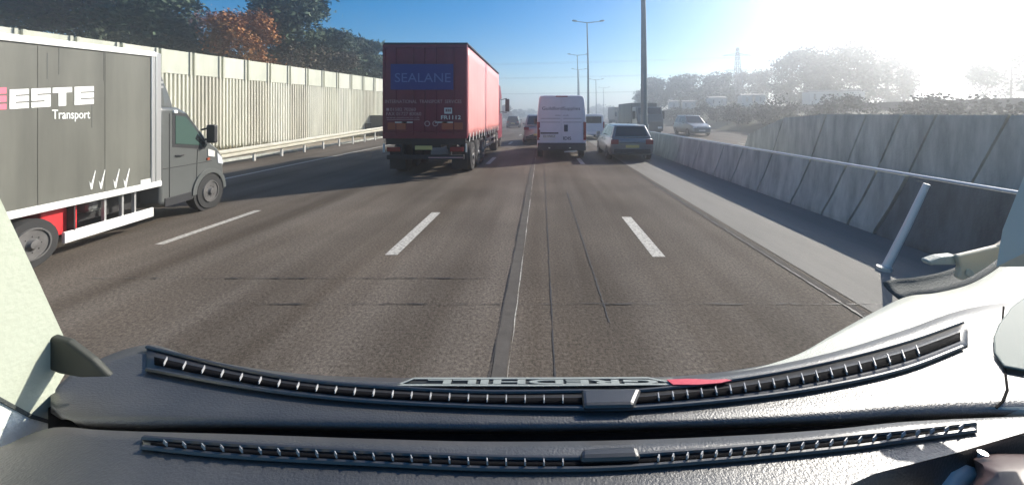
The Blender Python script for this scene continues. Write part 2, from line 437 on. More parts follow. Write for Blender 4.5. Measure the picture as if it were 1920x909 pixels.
# guard rail in front of the wall
G0, G1 = P(400, 293, 13.0), P(760, 235, 33.0)
gr = thing('guard_rail', 'pale steel guard rail on short posts along the foot of the cream wall', 'guard rail')
gd = (G1 - G0); N = 12
pts = [G0 + gd * (i / N) for i in range(-3, N + 3)]
b = MB()
for off, zz in ((0.0, 0.09), (0.06, 0.03), (0.0, -0.03), (0.06, -0.09)): pass
side = Vector((gd.y, -gd.x, 0)).normalized()
prof = [(0.0, 0.16), (0.07, 0.10), (0.07, 0.05), (0.0, 0.0), (0.07, -0.05), (0.07, -0.10), (0.0, -0.16)]
b.grid([[p + side * a + Vector((0, 0, h)) for p in pts] for a, h in prof])
b.build('rail', M['rail_cream'], gr, solid=0.006)
for i in range(-2, N + 3):
    p = G0 + gd * ((i + 0.2) / N)
    b = MB(); b.box(p.x - 0.09, p.x - 0.02, p.y - 0.05, p.y + 0.05, 0.0, p.z + 0.1)
    b.build('post', M['galv'], gr)
# dark cabinets beyond the rail near the lorry
for (x0, x1, yt, yb, Z, lab) in ((660, 692, 231, 250, 31.0, 'low dark metal cabinet against the cream wall, the lower of two'), (694, 722, 217, 247, 31.6, 'taller dark metal cabinet against the cream wall beside the red lorry')):
    t = thing('roadside_cabinet', lab, 'cabinet', (P((x0+x1)/2, 250, Z).x, Z, 0))
    h = CAMZ - (yt - VY) / F * Z; w = (x1 - x0) / F * Z
    b = MB(); b.box(-w/2, w/2, -0.3, 0.3, 0, h); b.build('body', M['fence_dark'], t, bevel=0.02)
    b = MB()
    for k in range(2): b.box(-w/2 + 0.06 + k * w/2, -0.05 + (k) * w/2, -0.318, -0.30, 0.1, h - 0.1)
    b.build('door', M['fence_dark'], t)
    b = MB(); b.box(-w/2 - 0.04, w/2 + 0.04, -0.36, 0.34, h, h + 0.05); b.build('lid', M['cream_post'], t)

# ------------------------------------------------------------------ trees
DENS = 2.6
def tree(name, label, x, y, z0, h, rx, ry, crown_lo, m, nclump, nleaf, size, style, group, seed, trunk_r=0.18):
    rnd = random.Random(seed)
    t = thing(name, label, 'tree', (x, y, z0), rnd.uniform(0, 6), group)
    tb = MB()
    lean = (rnd.uniform(-.3, .3), rnd.uniform(-.3, .3))
    n = 7
    tp = [Vector((lean[0] * (i/n)**1.5, lean[1] * (i/n)**1.5, h * 0.9 * i / n)) for i in range(n + 1)]
    tb.tube(tp, [trunk_r * (1 - 0.85 * i / n) for i in range(n + 1)], 7)
    clumps = []
    for k in range(nclump):
        f = rnd.random()
        zc = lerp(crown_lo, 0.97, f ** 0.85)
        if style == 'pine':
            wr = (1 - 0.62 * ((zc - crown_lo) / (1 - crown_lo)) ** 1.3) * (0.65 + 0.35 * rnd.random())
        elif style == 'cone':
            wr = (1.05 - (zc - crown_lo) / (1 - crown_lo)) * (0.75 + 0.25 * rnd.random())
        else:
            e = (zc - crown_lo) / (1 - crown_lo) * 2 - 1
            wr = math.sqrt(max(0.05, 1 - e * e * 0.92)) * (0.5 + 0.5 * rnd.random() ** 0.5)
        a = rnd.uniform(0, 2 * math.pi)
        c = Vector((math.cos(a) * wr * rx + lean[0], math.sin(a) * wr * ry + lean[1], zc * h))
        rad = (0.24 + 0.18 * rnd.random()) * min(rx, ry) * (1.0 if style != 'pine' else 1.1)
        clumps.append((c, rad))
        if k % 2 == 0:
            base = Vector((lean[0]*.5, lean[1]*.5, max(crown_lo * h * 0.75, c.z - 0.35 * (c.xy.length) - 0.3)))
            tb.tube([base, base.lerp(c, 0.55) + Vector((0, 0, 0.15)), c], [trunk_r * .32, trunk_r * .2, trunk_r * .08], 5, cap=False)
    tb.build('trunk', M['bark'], t, smooth=True)
    cb = MB(); vs = []; fs = []
    flat = 0.5 if style in ('pine', 'cone') else 0.8
    for c, rad in clumps:
        for _ in range(int(nleaf * DENS)):
            d = Vector((rnd.gauss(0, 1), rnd.gauss(0, 1), rnd.gauss(0, 1))); d.normalize()
            d *= rad * rnd.random() ** 0.45 * (1.25 if rnd.random() < .86 else rnd.uniform(1.3, 2.1))
            d.z *= flat
            p = c + d
            s = size * rnd.uniform(0.7, 1.7)
            u = Vector((rnd.gauss(0, 1), rnd.gauss(0, 1), rnd.gauss(0, .6))).normalized()
            w = u.cross(Vector((rnd.gauss(0, 1), rnd.gauss(0, 1), rnd.gauss(0, 1)))).normalized()
            o = len(vs)
            if style in ('pine', 'cone'):
                vs += [p - u*s*.9 , p + w*s*.36, p + u*s*.9, p - w*s*.36]
            else:
                vs += [p - u*s*.6, p + w*s*.42, p + u*s*.6, p - w*s*.42]
            fs.append((o, o+1, o+2, o+3))
    cb.add(vs, fs)
    cb.build('crown', m, t, fix=False)
    return t
LG = 'trees behind the noise wall'
def ltree(px, top, Z, wpx, name, label, mk, style, ncl, nl, size, lo, seed):
    p = P(px, top, Z); tree(name, label, p.x, Z, 0, p.z, wpx / F * Z / 2, wpx / F * Z / 2, lo, M[mk], ncl, nl, size, style, LG, seed)
ltree(20, -120, 27, 230, 'pine_tree', 'dark pine above the white roof edge, farthest left of the wood', 'pine2', 'pine', 46, 120, .20, .25, 1)
ltree(120, -60, 30, 200, 'broadleaf_tree', 'olive green tree with yellowish leaves low above the grey box truck', 'pine2', 'round', 40, 120, .17, .15, 2)
ltree(195, -95, 30, 190, 'pine_tree', 'tall brownish dark tree between the olive tree and the dense pine over the truck', 'scrub', 'round', 42, 130, .18, .2, 3)
ltree(292, -70, 29, 150, 'pine_tree', 'dense dark pine above the front corner of the grey box truck', 'pine', 'pine', 54, 130, .2, .22, 4)
ltree(405, 26, 34, 95, 'birch_tree', 'thin pinkish autumn tree showing sky through its crown', 'pinkish', 'round', 34, 60, .13, .3, 5)
ltree(462, 28, 28, 105, 'beech_tree', 'rusty orange autumn tree left of the big pine', 'rust', 'round', 46, 110, .15, .2, 6)
ltree(548, -25, 33, 145, 'pine_tree', 'biggest dark blue green pine right of the orange tree', 'pine', 'pine', 58, 130, .2, .3, 7)
ltree(612, 62, 35, 120, 'pine_tree', 'lower dark pine whose crown slopes down right of the biggest pine', 'pine', 'pine', 40, 110, .2, .25, 8)
ltree(640, 98, 33, 70, 'shrub_tree', 'small reddish brown bush peeping over the wall', 'scrub', 'round', 20, 90, .14, .2, 9)
ltree(690, 74, 40, 85, 'pine_tree', 'pine just left of the red lorry, standing apart from the wood', 'pine', 'pine', 36, 110, .22, .25, 10)
ltree(570, 95, 31, 130, 'shrub_tree', 'dark scrub low behind the wall under the biggest pine', 'scrub', 'round', 34, 90, .16, .2, 11)
ltree(360, 70, 28, 110, 'shrub_tree', 'dark scrub low behind the wall between the dense pine and the orange tree', 'green', 'round', 30, 90, .16, .2, 12)
ltree(-90, -60, 26, 200, 'pine_tree', 'dark pine cut off by the left edge of the picture', 'pine', 'pine', 40, 100, .2, .2, 13)
ltree(240, 20, 27, 150, 'shrub_tree', 'grey green bush low above the front of the truck roof', 'green', 'round', 36, 90, .16, .2, 14)
RG = 'trees on the embankment'
def rtree(px, top, Z, wpx, label, mk, style, ncl, nl, size, lo, seed, base=2.2):
    p = P(px, top, Z); tree('broadleaf_tree', label, p.x, Z, base, p.z - base, wpx / F * Z / 2, wpx / F * Z / 2, lo, M[mk], ncl, nl, size, style, RG, seed)
rtree(1225, 152, 90, 55, 'dark tree on the embankment just right of the nearest lamp post', 'green', 'round', 34, 80, .32, .1, 21)
rtree(1287, 147, 85, 62, 'bushy dark tree above the oncoming car, left of the gap', 'green', 'round', 36, 80, .32, .1, 22)
rtree(1345, 143, 80, 66, 'broad dark tree left of the pylon', 'green', 'round', 38, 80, .32, .1, 23)
rtree(1405, 140, 82, 62, 'brownish tree in front of the foot of the pylon', 'scrub', 'round', 34, 80, .3, .1, 24)
rtree(1455, 135, 74, 60, 'thin bare brown tree right of the pylon', 'scrub', 'round', 26, 50, .22, .2, 25)
rtree(1510, 100, 62, 95, 'tall leafy tree fading into the glare, left half of the tallest pair', 'green', 'round', 44, 80, .28, .15, 26)
rtree(1570, 92, 58, 110, 'tallest tree of the embankment, pale in the sun glare', 'green', 'round', 46, 80, .28, .15, 27)
rtree(1665, 110, 60, 80, 'pale round tree in the glare between the tallest tree and the white sky', 'scrub', 'round', 36, 70, .26, .15, 28)
rtree(1895, 55, 50, 110, 'tree almost lost in the sun glare at the right edge of the picture', 'green', 'round', 36, 70, .24, .15, 29)
rb = random.Random(99)
for i in range(17):
    yb = 17 + i * 3.6 + rb.uniform(-1, 1)
    tree('bush', 'low dark bush on the slope between the oncoming carriageway and the timber fence', 22.6 + curve(yb) + rb.uniform(-.8, 2.2), yb, .7, rb.uniform(1.5, 2.3), rb.uniform(1.5, 2.3), 1.9, .12, M['hedge'], 16, 60, .13, 'round', 'bushes on the far slope', 200 + i, .06)
wb = MB(); vs = []; fs = []
for k in range(2600):
    u = rb.uniform(-9, 20); p = Vector((-17.2, 19.5, 0)) + Vector((3.2, 13.2, 0)).normalized() * u
    p += Vector((.97, -.24, 0)) * (abs(rb.gauss(.12, .35)) + .02)
    h = rb.uniform(.08, .34); a = rb.uniform(0, 6.3); w = Vector((math.cos(a), math.sin(a), 0)) * .025
    o = len(vs); vs += [p - w, p + w, p + Vector((rb.gauss(0, .09), rb.gauss(0, .09), h))]; fs.append((o, o+1, o+2))
wb.add(vs, fs); tag(wb.build('weeds', M['weed'], fix=False), kind='stuff')
rtree(1210, 170, 120, 40, 'small far tree half hidden by the nearest lamp post', 'green', 'round', 24, 60, .4, .1, 30, 0.5)
rtree(1140, 205, 190, 36, 'far low tree over the road between the vans and the silver car', 'green', 'round', 20, 50, .7, .1, 31, 0)
rtree(1117, 200, 210, 26, 'far tree just right of the second lamp post', 'green', 'round', 20, 50, .7, .1, 32, 0)
rtree(1162, 202, 170, 30, 'far tree beside the brown lorry', 'scrub', 'round', 20, 50, .6, .1, 33, 0)
rtree(948, 200, 130, 24, 'grey tree beyond the red lorry cab on the far left verge', 'scrub', 'round', 24, 60, .4, .05, 34, 0)
rtree(972, 207, 180, 22, 'low far tree behind the black car', 'green', 'round', 20, 50, .5, .05, 35, 0)
rtree(992, 209, 220, 30, 'faint low tree at the far end of the road', 'green', 'round', 20, 50, .6, .05, 36, 0)

# ------------------------------------------------------------------ right hand side beyond the central barrier
fr = thing('timber_fence', 'long dark fence along the top of the far embankment below the white cabins', 'fence')
fpts = [Vector((29.0 + curve(y) + 0.0, y, 2.3)) for y in range(14, 130, 6)]
b = MB(); b.grid([[p for p in fpts], [p + Vector((0, 0, 0.55)) for p in fpts]]); b.build('boards', M['fence_dark'], fr, solid=0.05)
for p in fpts:
    b = MB(); b.box(p.x - 0.14, p.x - 0.02, p.y - 0.06, p.y + 0.06, p.z - 0.1, p.z + 0.66); b.build('post', M['fence_dark'], fr)
CG = 'white cabins behind the embankment fence'
for (px, y0, y1, wpx, Z, lab) in ((1264, 191, 204, 16, 72, 'small white cabin leftmost in the row above the grey coach'), (1292, 191, 204, 22, 72, 'white cabin partly behind trees above the oncoming car'),
        (1346, 184, 197, 30, 66, 'cream cabin below the broad dark tree'), (1401, 179, 194, 18, 62, 'narrow white cabin at the foot of the pylon'), (1426, 179, 194, 18, 62, 'narrow white cabin just right of the pylon'),
        (1545, 172, 190, 46, 54, 'long white cabin under the tallest trees'), (1602, 171, 193, 34, 52, 'brightest white cabin right of the tallest tree')):
    p = P(px, y1, Z); w = wpx / F * Z; h = (y1 - y0) / F * Z
    t = thing('cabin', lab, 'cabin', (p.x, Z, 2.3), R(-12), CG)
    zb = p.z - 2.3
    b = MB(); b.box(-w/2, w/2, 0, 2.4, -0.02, zb + h); b.build('wall', M['cabin_wall'], t)
    b = MB(); b.prism([(-w/2-.1, -.1, zb+h), (w/2+.1, -.1, zb+h), (w/2+.1, 1.2, zb+h+.25), (-w/2-.1, 1.2, zb+h+.25)], (0, 0, .06)); b.prism([(-w/2-.1, 2.5, zb+h), (w/2+.1, 2.5, zb+h), (w/2+.1, 1.2, zb+h+.25), (-w/2-.1, 1.2, zb+h+.25)], (0, 0, .06)); b.build('roof', M['cabin_roof'], t)
    for k in range(max(1, int(w / 1.0))):
        c = -w/2 + (k + .5) * w / max(1, int(w / 1.0))
        b = MB(); b.box(c - .12, c + .12, -.015, 0, zb + h * .2, zb + h * .75); b.build('window', M['glass'], t)

# electricity pylon and its wires
PY = Vector((P(1383, 213, 76).x, 76, 0)); PS = 0.322
py = thing('pylon', 'lattice steel electricity pylon behind the trees in the glare', 'pylon', (PY.x, PY.y, 0)); py.scale = (PS, PS, PS)
b = MB()
def hw(z): return interp([(0, 4.2), (20, 2.5), (36, 1.2), (47.5, 0.5)], z)
lv = [0, 8, 14, 20, 25, 29, 33, 36, 39, 42, 45, 47.5]
for sx in (-1, 1):
    for sy in (-1, 1):
        b.tube([(sx*hw(z), sy*hw(z), z) for z in lv], 0.20, 5)
for z0, z1 in zip(lv, lv[1:]):
    a, c = hw(z0), hw(z1)
    for q in range(4):
        r = Matrix.Rotation(q * math.pi / 2, 3, 'Z')
        b.tube([r @ Vector((-a, -a, z0)), r @ Vector((c, -c, z1))], 0.09, 4); b.tube([r @ Vector((a, -a, z0)), r @ Vector((-c, -c, z1))], 0.09, 4)
b.build('tower', M['pylon'], py)
ARMS = ((42.5, 9.5), (33.0, 8.5), (22.5, 7.5))
for z, L in ARMS:
    b = MB()
    for sx in (-1, 1):
        b.tube([(sx*.5, -.6, z + 1.2), (sx*L, 0, z)], 0.14, 5); b.tube([(sx*.5, .6, z + 1.2), (sx*L, 0, z)], 0.14, 5); b.tube([(0, 0, z), (sx*L, 0, z)], 0.16, 5)
    b.build('cross_arm', M['pylon'], py)
wl = {0: 'upper pair', 1: 'middle pair', 2: 'lower pair'}
for k, (z, L) in enumerate(ARMS):
    for j, sx in enumerate((-1, 1)):
        b = MB(); A = Vector((PY.x + sx * L * PS, PY.y, (z - 1.4) * PS)); pts = []
        for i in range(-12, 25):
            u = i / 24 * 150
            pts.append(Vector((A.x - u, A.y + (i / 24) * (16 * (1 if sx > 0 else .8)), A.z - .8 * (1 - ((u % 150) / 75 - 1) ** 2) if u >= 0 else A.z + u * 0.01)))
        b.tube(pts, 0.012, 4)
        tag(b.build('power_line', M['wire']), 'thin overhead power line of the %s, the %s one of the two' % (wl[k], 'nearer' if sx < 0 else 'farther'), 'power line', 'overhead power lines')

# ------------------------------------------------------------------ central concrete barrier
def sm(t): t = max(0, min(1, t)); return t * t * (3 - 2 * t)
def bx(y): return 5.25 + curve(y)
LEAN = 0.42; BH = 0.98
br = thing('concrete_barrier', 'long grey concrete central barrier with leaning dark joints and a pale top rail', 'barrier')
JO = [5.9, 6.4, 7.0, 7.87, 9.1, 10.35, 11.4, 13.0, 14.7, 16.6] + [18.6 + 3 * i for i in range(34)]
def seg(y0, y1, h, m, name, x_off=0.0, base=0.0, thick=0.5, setback=0.13, gap=0.022):
    b = MB(); n = 2 if y1 - y0 < 2.5 else 3
    rows = []
    prof = [(0.0, base), (0.0, base + 0.08), (setback * .55, base + (h-base) * .45), (setback, h), (setback + thick * .35, h), (setback + thick*.5, base)]
    rings = []
    for i in range(n + 1):
        y = lerp(y0 + gap, y1 - gap, i / n)
        rings.append([(bx(y) + x_off + a, y - LEAN * z * (1 if y < 40 else .3), z) for a, z in prof])
    b.loft(rings); return b.build(name, m, br)
for y0, y1 in zip(JO, JO[1:]): seg(y0, y1, BH, M['concrete'], 'barrier_segment')
seg(1.2, 5.89, BH, M['concrete_dark'], 'end_segment', thick=0.5)  # near end in a darker, mottled concrete colour
b = MB(); b.loft([[(bx(y)+.07+a, y - .1, z) for a, z in ((0,0.0),(.045,.45),(.09,BH-.09),(.2,BH-.09),(.2,0.0))] for y in (5.9, 8, 12, 16, 24, 40, 70, 115)]); b.build('core', M['fence_dark'], br)
b = MB(); b.tube([(bx(y) + 0.155, y - LEAN*BH, BH+.025) for y in [1.3, 2.5, 4, 5, 6, 7, 8, 9, 10, 11, 12, 13, 14, 15, 16, 18, 20, 25, 30, 40, 60, 90]], 0.022, 8); b.build('top_rail', M['rail_pale'], br)
tw = thing('screen_wall', 'taller pale concrete screen slabs standing behind the near part of the central barrier', 'wall')
def slab(y0, y1):
    def top(y): return 1.88 if y < 11.2 else 1.88 - .8 * (y - 11.2) / 2.2
    b = MB(); rings = []
    for y in (y0 + .02, y1 - .02):
        rings.append([(bx(y) + 1.65 + a, y - LEAN * z, z) for a, z in ((0, 0), (0.06, top(y)), (.18, top(y)), (.22, 0))])
    b.loft(rings); b.build('slab', M['concrete'], tw)
JS = [.3 + (z_ - .41) * 1.287 for z_ in [2.4, 3.0, 3.6, 4.3, 5.1] + JO[:6]]
for y0, y1 in zip(JS, JS[1:]): slab(y0, y1)
# pale diagonal streak by the barrier, built as a leaning post
mp_ = thing('streak_post', 'pale leaning streak built as a post in front of the dark near end of the central barrier', 'post')
b = MB(); b.tube([P(1658, 507, 4.55), P(1700, 425, 4.45), P(1738, 345, 4.35)], [0.042, 0.038, 0.032], 10); b.build('post', M['rail_pale'], mp_, smooth=True)
b = MB(); pb = P(1658, 507, 4.52); b.tube([(pb.x, pb.y, 0.0), (pb.x, pb.y, 0.05)], .075, 12); b.build('foot', M['galv'], mp_)

# ------------------------------------------------------------------ lamp posts
LGp = 'double arm lamp posts of the central reservation'
def lamp_post(x, y, h, arm, r, label):
    t = thing('lamp_post', label, 'lamp post', (x, y, 0), 0, LGp)
    b = MB(); b.tube([(0,0,0), (0,0,h*.25), (-.02*h*.1,0,h*.6), (-.012*h,0,h)], [r, r*.9, r*.7, r*.5], 10); b.build('pole', M['pole'], t, smooth=True)
    b = MB(); b.tube([(0,0,0), (0,0,1.3)], [r*1.35, r*1.3], 10); b.build('base', M['pole'], t, smooth=True)
    for s in (-1, 1):
        b = MB(); b.tube([(-.012*h,0,h-.02), (s*arm*.5,0,h+.1), (s*arm*.75,0,h+.15)], [r*.4, r*.3, r*.28], 6); b.build('arm', M['pole'], t)
        b = MB(); x0, x1 = s*arm*.68, s*arm
        b.loft([[(x_, yy*w, h+.14+zz*w+dz) for yy, zz in ((-.17,0),(.17,0),(.12,.14),(-.12,.14))] for x_, w, dz in ((x0,.5,0),(lerp(x0,x1,.3),1.1,0),(lerp(x0,x1,.8),1.0,.04),(x1,.4,.08))])
        b.build('lamp_head', M['lamp_head'], t)
    return t
def mx(y): return 4.95 + curve(y)
lamp_post(5.75, 20.9, 12.5, 1.7, 0.20, 'nearest and thickest lamp post, its top cut off by the picture, beside the silver car')
for px, Z, top, lab in ((1103, 46, 43, 'second lamp post, both lamp heads visible, rising behind the white van'), (1084, 70, 104, 'third lamp post, thin, behind the roof of the white van'), (1086, 95, 131, 'fourth lamp post, faint, close behind the third'), (1118, 100, 150, 'fifth and thinnest lamp post, right of the second'), (1132, 125, 165, 'farthest lamp post, barely visible right of the fifth')):
    p = P(px, top, Z); lamp_post(p.x, Z, p.z, 2.0, 0.15, lab)

# ------------------------------------------------------------------ vehicles
def wheel(parent, x, y, r, w, rimr=0.62, face=1):
    b = MB(); b.disc((0,0,0), 'x', r, r * rimr, w); o = b.build('wheel', M['rubber'], parent, smooth=True, loc=(x, y, r))
    b = MB()
    rr = r * rimr * 0.98
    seg_ = 24
    b.loft([[(w/2*face + h*face, q*rr*math.cos(2*math.pi*k/seg_), q*rr*math.sin(2*math.pi*k/seg_)) for k in range(seg_)] for h, q in ((.004, 1.0), (.02, .97), (.02, .88), (-.025, .84), (-.035, .70), (-.012, .62), (-.004, .40), (.02, .30), (.045, .27), (.05, .1))], cap=True)
    for k in range(8):
        a = 2 * math.pi * k / 8; c = Vector((w/2*face - .006*face, .48*rr*math.cos(a), .48*rr*math.sin(a)))
        b.tube([c, c + Vector((.02*face, 0, 0))], .035 * rr, 6)
    b.build('rim', M['rim'], o, smooth=True)
    return o
def quad_on(b, A, B, C, D, u0, u1, v0, v1, off=0.006, th=0.012):
    """panel inset on the bilinear face A(bl) B(br) C(tr) D(tl)"""
    A, B, C, D = map(Vector, (A, B, C, D))
    def q(u, v): return A.lerp(B, u).lerp(D.lerp(C, u), v)
    n = (B - A).cross(D - A).normalized()
    ps = [q(u0, v0), q(u1, v0), q(u1, v1), q(u0, v1)]
    b.prism([p + n * (off - th) for p in ps], n * th)
    return b

def make_car(label, loc, rz, body_m, W=1.8, L=4.3, H=1.46, group=None, name='car', toward=False, belt=0.93, estate=0.0):
    t = thing(name, label, 'car', loc, rz, group)
    hw_ = W / 2; k = L / 4.3; zb = belt
    b = MB()
    def ring(y, w, z0, z1, tuck=.9):
        return [(-w*.93, y, z0), (w*.93, y, z0), (w, y, z0 + (z1-z0)*.25), (w, y, z0+(z1-z0)*.6), (w*tuck, y, z1), (-w*tuck, y, z1), (-w, y, z0+(z1-z0)*.6), (-w, y, z0+(z1-z0)*.25)]
    b.loft([ring(0, hw_*.86, .38, zb-.14, .93), ring(.06*k, hw_*.95, .28, zb-.02, .93), ring(.4*k, hw_, .22, zb+.03), ring(3.1*k, hw_, .2, zb+.02), ring(3.9*k, hw_*.95, .22, zb-.12), ring(4.2*k, hw_*.85, .25, zb-.22), ring(4.3*k, hw_*.72, .3, zb-.34)])
    wb, wt = hw_*.90, hw_*.70
    r0, r1 = .12*k, (.48 - estate)*k; f0, f1 = 3.15*k, 2.25*k
    B0 = [(-wb, r0, zb), (wb, r0, zb), (wb, f0, zb-.02), (-wb, f0, zb-.02)]
    T0 = [(-wt, r1, H-.03), (wt, r1, H-.03), (wt, f1, H-.02), (-wt, f1, H-.02)]
    b.hexa(B0, T0)
    mid = [(-wt*.9, r1+.2, H), (wt*.9, r1+.2, H), (wt*.9, f1-.2, H), (-wt*.9, f1-.2, H)]
    b.hexa([(-wt*.99, r1+.02, H-.032), (wt*.99, r1+.02, H-.032), (wt*.99, f1-.02, H-.022), (-wt*.99, f1-.02, H-.022)], mid)
    b.build('body', body_m, t, bevel=0.075, smooth=True, segs=4)
    q = MB(); quad_on(q, B0[0], B0[1], T0[1], T0[0], .08, .92, .12, .9); q.build('rear_window', M['glass'], t)
    q = MB(); quad_on(q, B0[2], B0[3], T0[3], T0[2], .06, .94, .1, .92); q.build('windscreen', M['glass'], t)
    for A, B_, C, D in ((B0[1], B0[2], T0[2], T0[1]), (B0[3], B0[0], T0[0], T0[3])):
        for u0, u1 in ((.06, .32), (.345, .62), (.645, .93)):
            q = MB(); quad_on(q, A, B_, C, D, u0, u1, .12, .88); q.build('side_window', M['glass_green'] if toward is False else M['glass'], t)
    for s in (-1, 1):
        q = MB(); q.box(s*hw_*.60, s*hw_*.93, -.012, .09, zb-.24, zb-.06); q.build('tail_light', M['taillight'], t, bevel=.01)
        q = MB(); q.box(s*hw_*.45, s*hw_*.80, 4.16*k, 4.30*k, zb-.36, zb-.26); q.build('headlight', M['headlight'], t, bevel=.02)
        q = MB(); q.box(s*(hw_-.02), s*(hw_+.15), 2.75*k, 2.93*k, zb+.0, zb+.15); q.build('door_mirror', body_m, t, bevel=.03)
        q = MB()
        for yy in (1.35, 2.3): q.box(s*(hw_-.01), s*(hw_+.025), yy*k, (yy+.2)*k, zb-.12, zb-.085)
        q.build('door_handle', M['silver'], t)
    q = MB(); q.box(-hw_*.80, hw_*.80, -.03, .06, .34, .50); q.build('bumper', M['black'], t, bevel=.02)
    q = MB(); q.box(-.26, .26, -.045, -.02, .55, .66); q.build('number_plate', M['plate_yellow'], t)
    q = MB(); q.box(-.26, .26, 4.3*k, 4.325*k, .42, .53); q.build('number_plate', M['plate_white'], t)
    for y in (.78*k, 3.42*k):
        for s in (-1, 1): wheel(t, s*(hw_-.10), y, .32, .20, face=s)
    return t

def make_van(label, loc, rz, body_m, W, L, H, group=None, detail=False, name='van', nose=1.1):
    t = thing(name, label, 'van', loc, rz, group)
    w = W / 2; b = MB()
    def ring(y, wf, z0, z1, rt, sh=.62):
        ww = w * wf
        return [(-ww*.96, y, z0), (ww*.96, y, z0), (ww, y, z0+.18), (ww, y, lerp(z0, z1, .42)), (ww*.985, y, lerp(z0, z1, sh)), (ww*lerp(.985, rt, .55), y, z1-.14), (ww*rt, y, z1-.03), (ww*rt*.8, y, z1), (-ww*rt*.8, y, z1), (-ww*rt, y, z1-.03), (-ww*lerp(.985, rt, .55), y, z1-.14), (-ww*.985, y, lerp(z0, z1, sh)), (-ww, y, lerp(z0, z1, .42)), (-ww, y, z0+.18)]
    b.loft([ring(0, .985, .42, H-.03, .86), ring(.06, 1, .38, H, .87), ring(L-nose-.9, 1, .35, H, .87), ring(L-nose-.45, .99, .35, H-.12, .86), ring(L-nose+.25, .97, .35, H*.56, .9), ring(L-.25, .93, .35, H*.46, .9), ring(L, .82, .4, H*.34, .9)])
    b.build('body', body_m, t, smooth=True)
    # front windows
    for s in (-1, 1):
        q = MB()
        pts = [(s*(w*.992), L-nose-1.15, H*.52), (s*(w*.985), L-nose+.05, H*.52), (s*(w*.95), L-nose-.25, H*.70), (s*(w*.955), L-nose-1.15, H*.74)]
        q.prism(pts, (s*.012, 0, 0)); q.build('side_window', M['glass'], t)
        q = MB(); q.box(s*(w+.02), s*(w+.22), L-nose-.15, L-nose-.03, H*.50, H*.50+.32); q.build('door_mirror', M['black'], t, bevel=.03)
        q = MB(); q.box(s*w*.55, s*w*.86, L-.2, L-.08, H*.34, H*.34+.14); q.build('headlight', M['headlight'], t, bevel=.02)
    q = MB(); q.prism([(-w*.82, L-nose+.235, H*.575), (w*.82, L-nose+.235, H*.575), (w*.76, L-nose-.36, H*.86), (-w*.76, L-nose-.36, H*.86)], (0, .03, .03)); q.build('windscreen', M['glass'], t)
    for y in (.95, L-.95):
        for s in (-1, 1): wheel(t, s*(w-.13), y, .34, .22, face=s)
    return t

# --- white van straddling the lanes
vx, vz = 0.845, 15.5
wv = make_van('white high roof van straddling the lane line ahead, its doors lettered in blue', (vx, vz, 0), 0, M['vanwhite'], 2.05, 5.6, 2.66)
def vanxz(px, pyy): p = P(px, pyy, vz); return p.x - vx, p.z
def vrect(b, px0, px1, py0, py1, y0, y1):
    x0, z1 = vanxz(px0, py0); x1, z0 = vanxz(px1, py1); return b.box(x0, x1, y0, y1, z0, z1)
for (a, c) in ((1012, 1052.6), (1053.4, 1092)):
    b = MB()
    x0, zt = vanxz(a, 183); x1, zb = vanxz(c, 268); tx0, _ = vanxz(a + (3 if a < 1030 else 0), 0); tx1, _ = vanxz(c - (3 if c > 1080 else 0), 0); zm = vanxz(0, 222)[1]
    b.prism([(x0, 0, zb), (x1, 0, zb), (x1, 0, zm), (tx1, 0, zt), (tx0, 0, zt), (x0, 0, zm)], (0, -.022, 0)); d = b.build('rear_door', M['vanwhite'], wv, bevel=.008)
    h = MB()
    for py0 in (222, 229): vrect(h, a + 2, c - 2, py0, py0 + .7, -.026, -.022)
    h.build('door_groove', M['dirty_dark'], d)
    h = MB(); e = a if a < 1030 else c
    for py0 in (195, 213, 240, 258): vrect(h, e - 1.5, e + 1.5, py0, py0 + 3, -.05, -.02)
    h.build('hinge', M['vanwhite'], d)
b = MB(); vrect(b, 1013.5, 1047, 248.5, 251, -.05, -.02); b.build('door_handle', M['black'], wv)
b = MB(); vrect(b, 1057.5, 1064.5, 234, 247, -.04, -.02); b.build('latch', M['ink'], wv, bevel=.02)
b = MB(); vrect(b, 1018, 1042, 253, 258.5, -.032, -.022); pl = b.build('number_plate', M['plate_white'], wv)
text('plate_lettering', 'E11WKZ', M['ink'], pl, (vanxz(1019, 0)[0], -.036, vanxz(0, 257.8)[1]), (1,0,0), (0,0,1), 22/F*vz, 4.2/F*vz)
b = MB(); vrect(b, 1018, 1041, 261, 263, -.03, -.022); b.build('reflector_strip', M['silver'], wv)
text('lettering', 'GuildfordSupplies', M['ink'], wv, (vanxz(1016.5, 0)[0], -.026, vanxz(0, 208.5)[1]), (1,0,0), (0,0,1), 71/F*vz, 8.0/F*vz)
text('lettering', 'www.  .co.uk', M['ink'], wv, (vanxz(1041, 0)[0], -.026, vanxz(0, 217.6)[1]), (1,0,0), (0,0,1), 25/F*vz, 2.6/F*vz)
text('lettering', 'IDIS', M['ink'], wv, (vanxz(1056, 0)[0], -.026, vanxz(0, 262.5)[1]), (1,0,0), (0,0,1), 15/F*vz, 6/F*vz, fat=.02)
b = MB(); b.box(-1.0, 1.0, -.10, .12, .36, .68); b.build('bumper', M['dirty_dark'], wv, bevel=.03)
b = MB(); b.box(-.28, .42, -.18, -.08, .40, .45); b.build('step', M['chassis'], wv)
for s in (-1, 1):
    b = MB(); b.box(s*.90, s*1.015, -.035, .07, .80, 1.55); b.build('tail_light', M['taillight'], wv, bevel=.02)
b = MB(); b.box(-.25, .25, -.03, .02, 2.585, 2.63); b.build('brake_light', M['taillight'], wv, bevel=.01)
b = MB(); b.prism([(.1, -.11, .29), (.62, -.11, .335), (.62, -.11, .385), (.1, -.11, .345)], (0, -.02, 0)); b.build('tow_label', M['plate_white'], wv)
